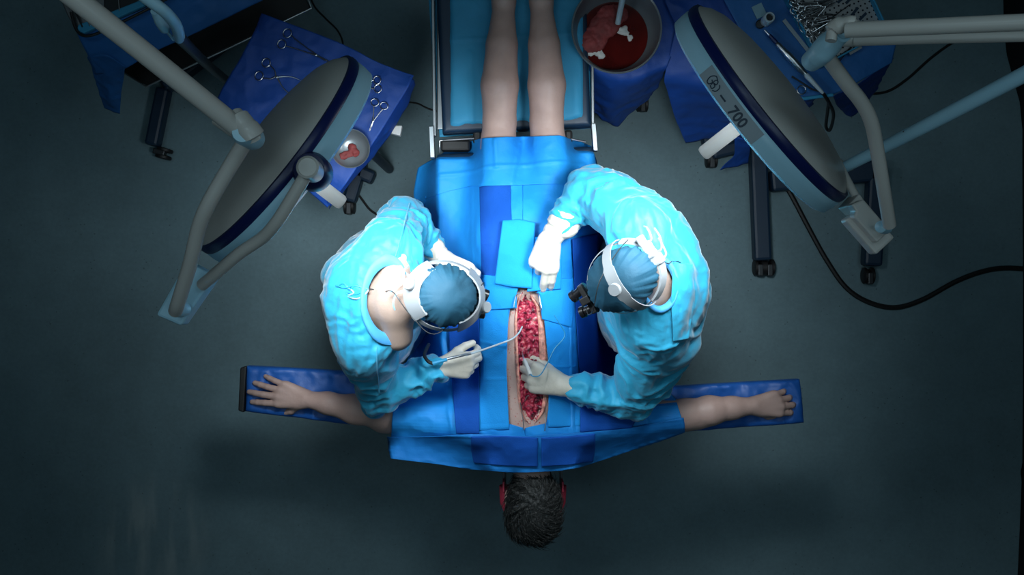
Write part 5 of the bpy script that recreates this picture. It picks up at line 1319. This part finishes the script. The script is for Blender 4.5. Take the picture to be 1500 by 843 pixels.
box(mb, (a_ + b_) / 2, (d.length, .013, .006), (d.normalized(), Vector((-d.y, d.x, 0)).normalized(), Vector((0, 0, 1)))); tag(mb.build('steel_chisel', M['lamp_label'], None, False, bevel=.002), 'pale flat bar lying beside the perforated tray', 'bar'); mb = MB()
# drill
dr_ = empty('bone_drill', P(1160, 90, .935), 'slender steel bone drill with a blue tip lying on the blue cloth, upper right', 'drill')
def along(t, z=.952): return P(1120 + 86 * t, 44 + 93 * t, z)
tube(mb, [along(0), along(.08)], [.0025, .0045], 12); mb.build('bit', M['steel'], dr_); mb = MB()
tube(mb, [along(.08), along(.20)], [.006, .007], 14); mb.build('collar', M['lamp_blue'], dr_); mb = MB()
tube(mb, [along(.20), along(.23), along(.36), along(.38), along(.62), along(.64), along(.70)], [.005, .009, .0105, .0125, .0125, .010, .009], 18); mb.build('drill_body', M['steel'], dr_); mb = MB()
tube(mb, [along(.70), along(.72), along(.97), along(1.0)], [.0075, .009, .006, .004], 14); mb.build('tail', M['tube_clear'], dr_); mb = MB()
cable(PS([(1206, 137, .95), (1214, 150, .90), (1221, 168, .7), (1216, 190, .5), (1210, 186, .5), (1212, 165, .7), (1214, 150, .88)]), .006, 'black drill cable dangling in a loop below the upper right table')
cable(PS([(1160, 112, .945), (1176, 122, .945), (1188, 130, .945), (1200, 134, .945)]), .003, 'thin black lead lying along the bone drill')
mb = MB(); rg = P(1174, 132, .945); tube(mb, [rg + Vector((math.cos(t) * .014, math.sin(t) * .014, 0)) for t in np.linspace(0, 2 * PI, 25)], .002, 8, False); tag(mb.build('steel_ring', M['steel']), 'single bright steel ring at the near edge of the upper right table', 'ring'); mb = MB()
cup = empty('specimen_cup', P(1124, 27, .935), 'pale cup with a dark mouth on the blue cloth, upper right', 'cup')
lathe(mb, P(1121, 32, .935), (0, 0, 1), [(0, 0), (.017, 0), (.018, .055), (.016, .058), (.012, .058), (.0115, .01), (0, .01)], 32); mb.build('cup_body', M['tube_clear'], cup); mb = MB()
lathe(mb, P(1121, 32, .935) , (0, 0, 1), [(0, .048), (.0115, .048)], 24); mb.build('dark_mouth', M['black'], cup); mb = MB()  # black disc set just inside the cup's mouth
mb = MB(); box(mb, P(1112, 16, .938), (.036, .044, .003), (Vector((.9, .42, 0)), Vector((-.42, .9, 0)), Vector((0, 0, 1)))); tag(mb.build('paper_card', M['ties'], None, False), 'square pale card beside the dark mouthed cup', 'card'); mb = MB()
lathe(mb, P(1113, 36, .936), (0, 0, 1), [(0, 0), (.014, 0), (.015, .008), (.013, .010), (.012, .004), (0, .004)], 28); tag(mb.build('small_dish', M['dark_metal']), 'tiny dark dish just below the square pale card', 'dish'); mb = MB()

# ---------------------------------------------------------------- floor cables and curtain
cable(PS([(1150, 270), (1165, 297), (1185, 335), (1210, 380), (1238, 420), (1270, 442), (1310, 451), (1350, 440), (1400, 413), (1440, 398), (1475, 393), (1520, 396)], .012), .0105, 'thick black cable sweeping in a wide curve over the floor at the right')
cable(PS([(1240, 132), (1270, 137), (1300, 134), (1330, 115), (1365, 84), (1400, 60), (1435, 48), (1480, 45), (1530, 44)], .007), .0055, 'thin black cable on the floor below the lettered lamp\'s ceiling arm')
v = []; fc = []; hem = [(-60, 1466), (0, 1469), (40, 1470), (80, 1474), (110, 1482), (150, 1493), (190, 1497), (260, 1497), (400, 1498), (560, 1498), (680, 1497), (692, 1494), (704, 1496), (800, 1492), (843, 1490), (900, 1489)]
ys = np.linspace(-60, 900, 170); xs = np.interp(ys, [h[0] for h in hem], [h[1] for h in hem])
for j in range(14):
    z = .004 + 2.9 * (j / 13) ** 1.3
    for i, (yy, xx) in enumerate(zip(ys, xs)):
        p = P(xx, yy, 0); k = j / 13
        v.append((p.x + k * (2.24 - p.x) + .012 * math.sin(i * .55) * k + .02 * k, p.y, z))
for j in range(13):
    for i in range(169): fc.append((j * 170 + i, j * 170 + i + 1, (j + 1) * 170 + i + 1, (j + 1) * 170 + i))
cu = mesh('curtain', v, fc, M['curtain']); tag(cu, 'black curtain along the right edge of the floor', 'curtain'); cu.modifiers.new('s', 'SOLIDIFY').thickness = .004
# ---------------------------------------------------------------- camera and light
cam = bpy.data.cameras.new('camera'); co = bpy.data.objects.new('camera', cam); COL.objects.link(co)
co.location = (0, 0, CAMZ); cam.sensor_width = 36; cam.lens = 36 * F / 1500; cam.clip_end = 50
bpy.context.scene.camera = co
def area(name, loc, size, power, col, aim=None, spread=180, shape='RECTANGLE'):
    l = bpy.data.lights.new(name, 'AREA'); l.energy = power; l.color = col; l.shape = shape
    l.size = size[0]
    if shape == 'RECTANGLE': l.size_y = size[1]
    l.spread = math.radians(spread)
    o = bpy.data.objects.new(name, l); COL.objects.link(o); o.location = loc
    if aim is not None:
        o.rotation_euler = Vector(aim).to_track_quat('-Z', 'Y').to_euler()
    return o
for i, (x, y) in enumerate(((-.9, .9), (.9, .9), (-.9, -.7), (.9, -.7))):
    area('ceiling_light', (x, y, RZ - .05), (1.1, .5), AMB, (.62, .88, 1.0), spread=130)
w = bpy.data.worlds.new('world'); w.use_nodes = True; bpy.context.scene.world = w
w.node_tree.nodes['Background'].inputs[0].default_value = (.4, .7, .9, 1); w.node_tree.nodes['Background'].inputs[1].default_value = .02
vs = bpy.context.scene.view_settings
vs.view_transform = 'Standard'; vs.look = 'None'; vs.exposure = 0; vs.gamma = 1; vs.use_curve_mapping = False
for (c, fdir, tg) in LAMPS:
    p = c + fdir * .168
    area('lamp_beam', p, (.20, .20), LAMPW, (.86, .96, 1.0), aim=tg - p, spread=74, shape='DISK')
    area('lamp_spill', p, (.36, .36), SPILLW, (.86, .96, 1.0), aim=Vector((.05, -.15, 1.1)) - p, spread=98, shape='DISK')
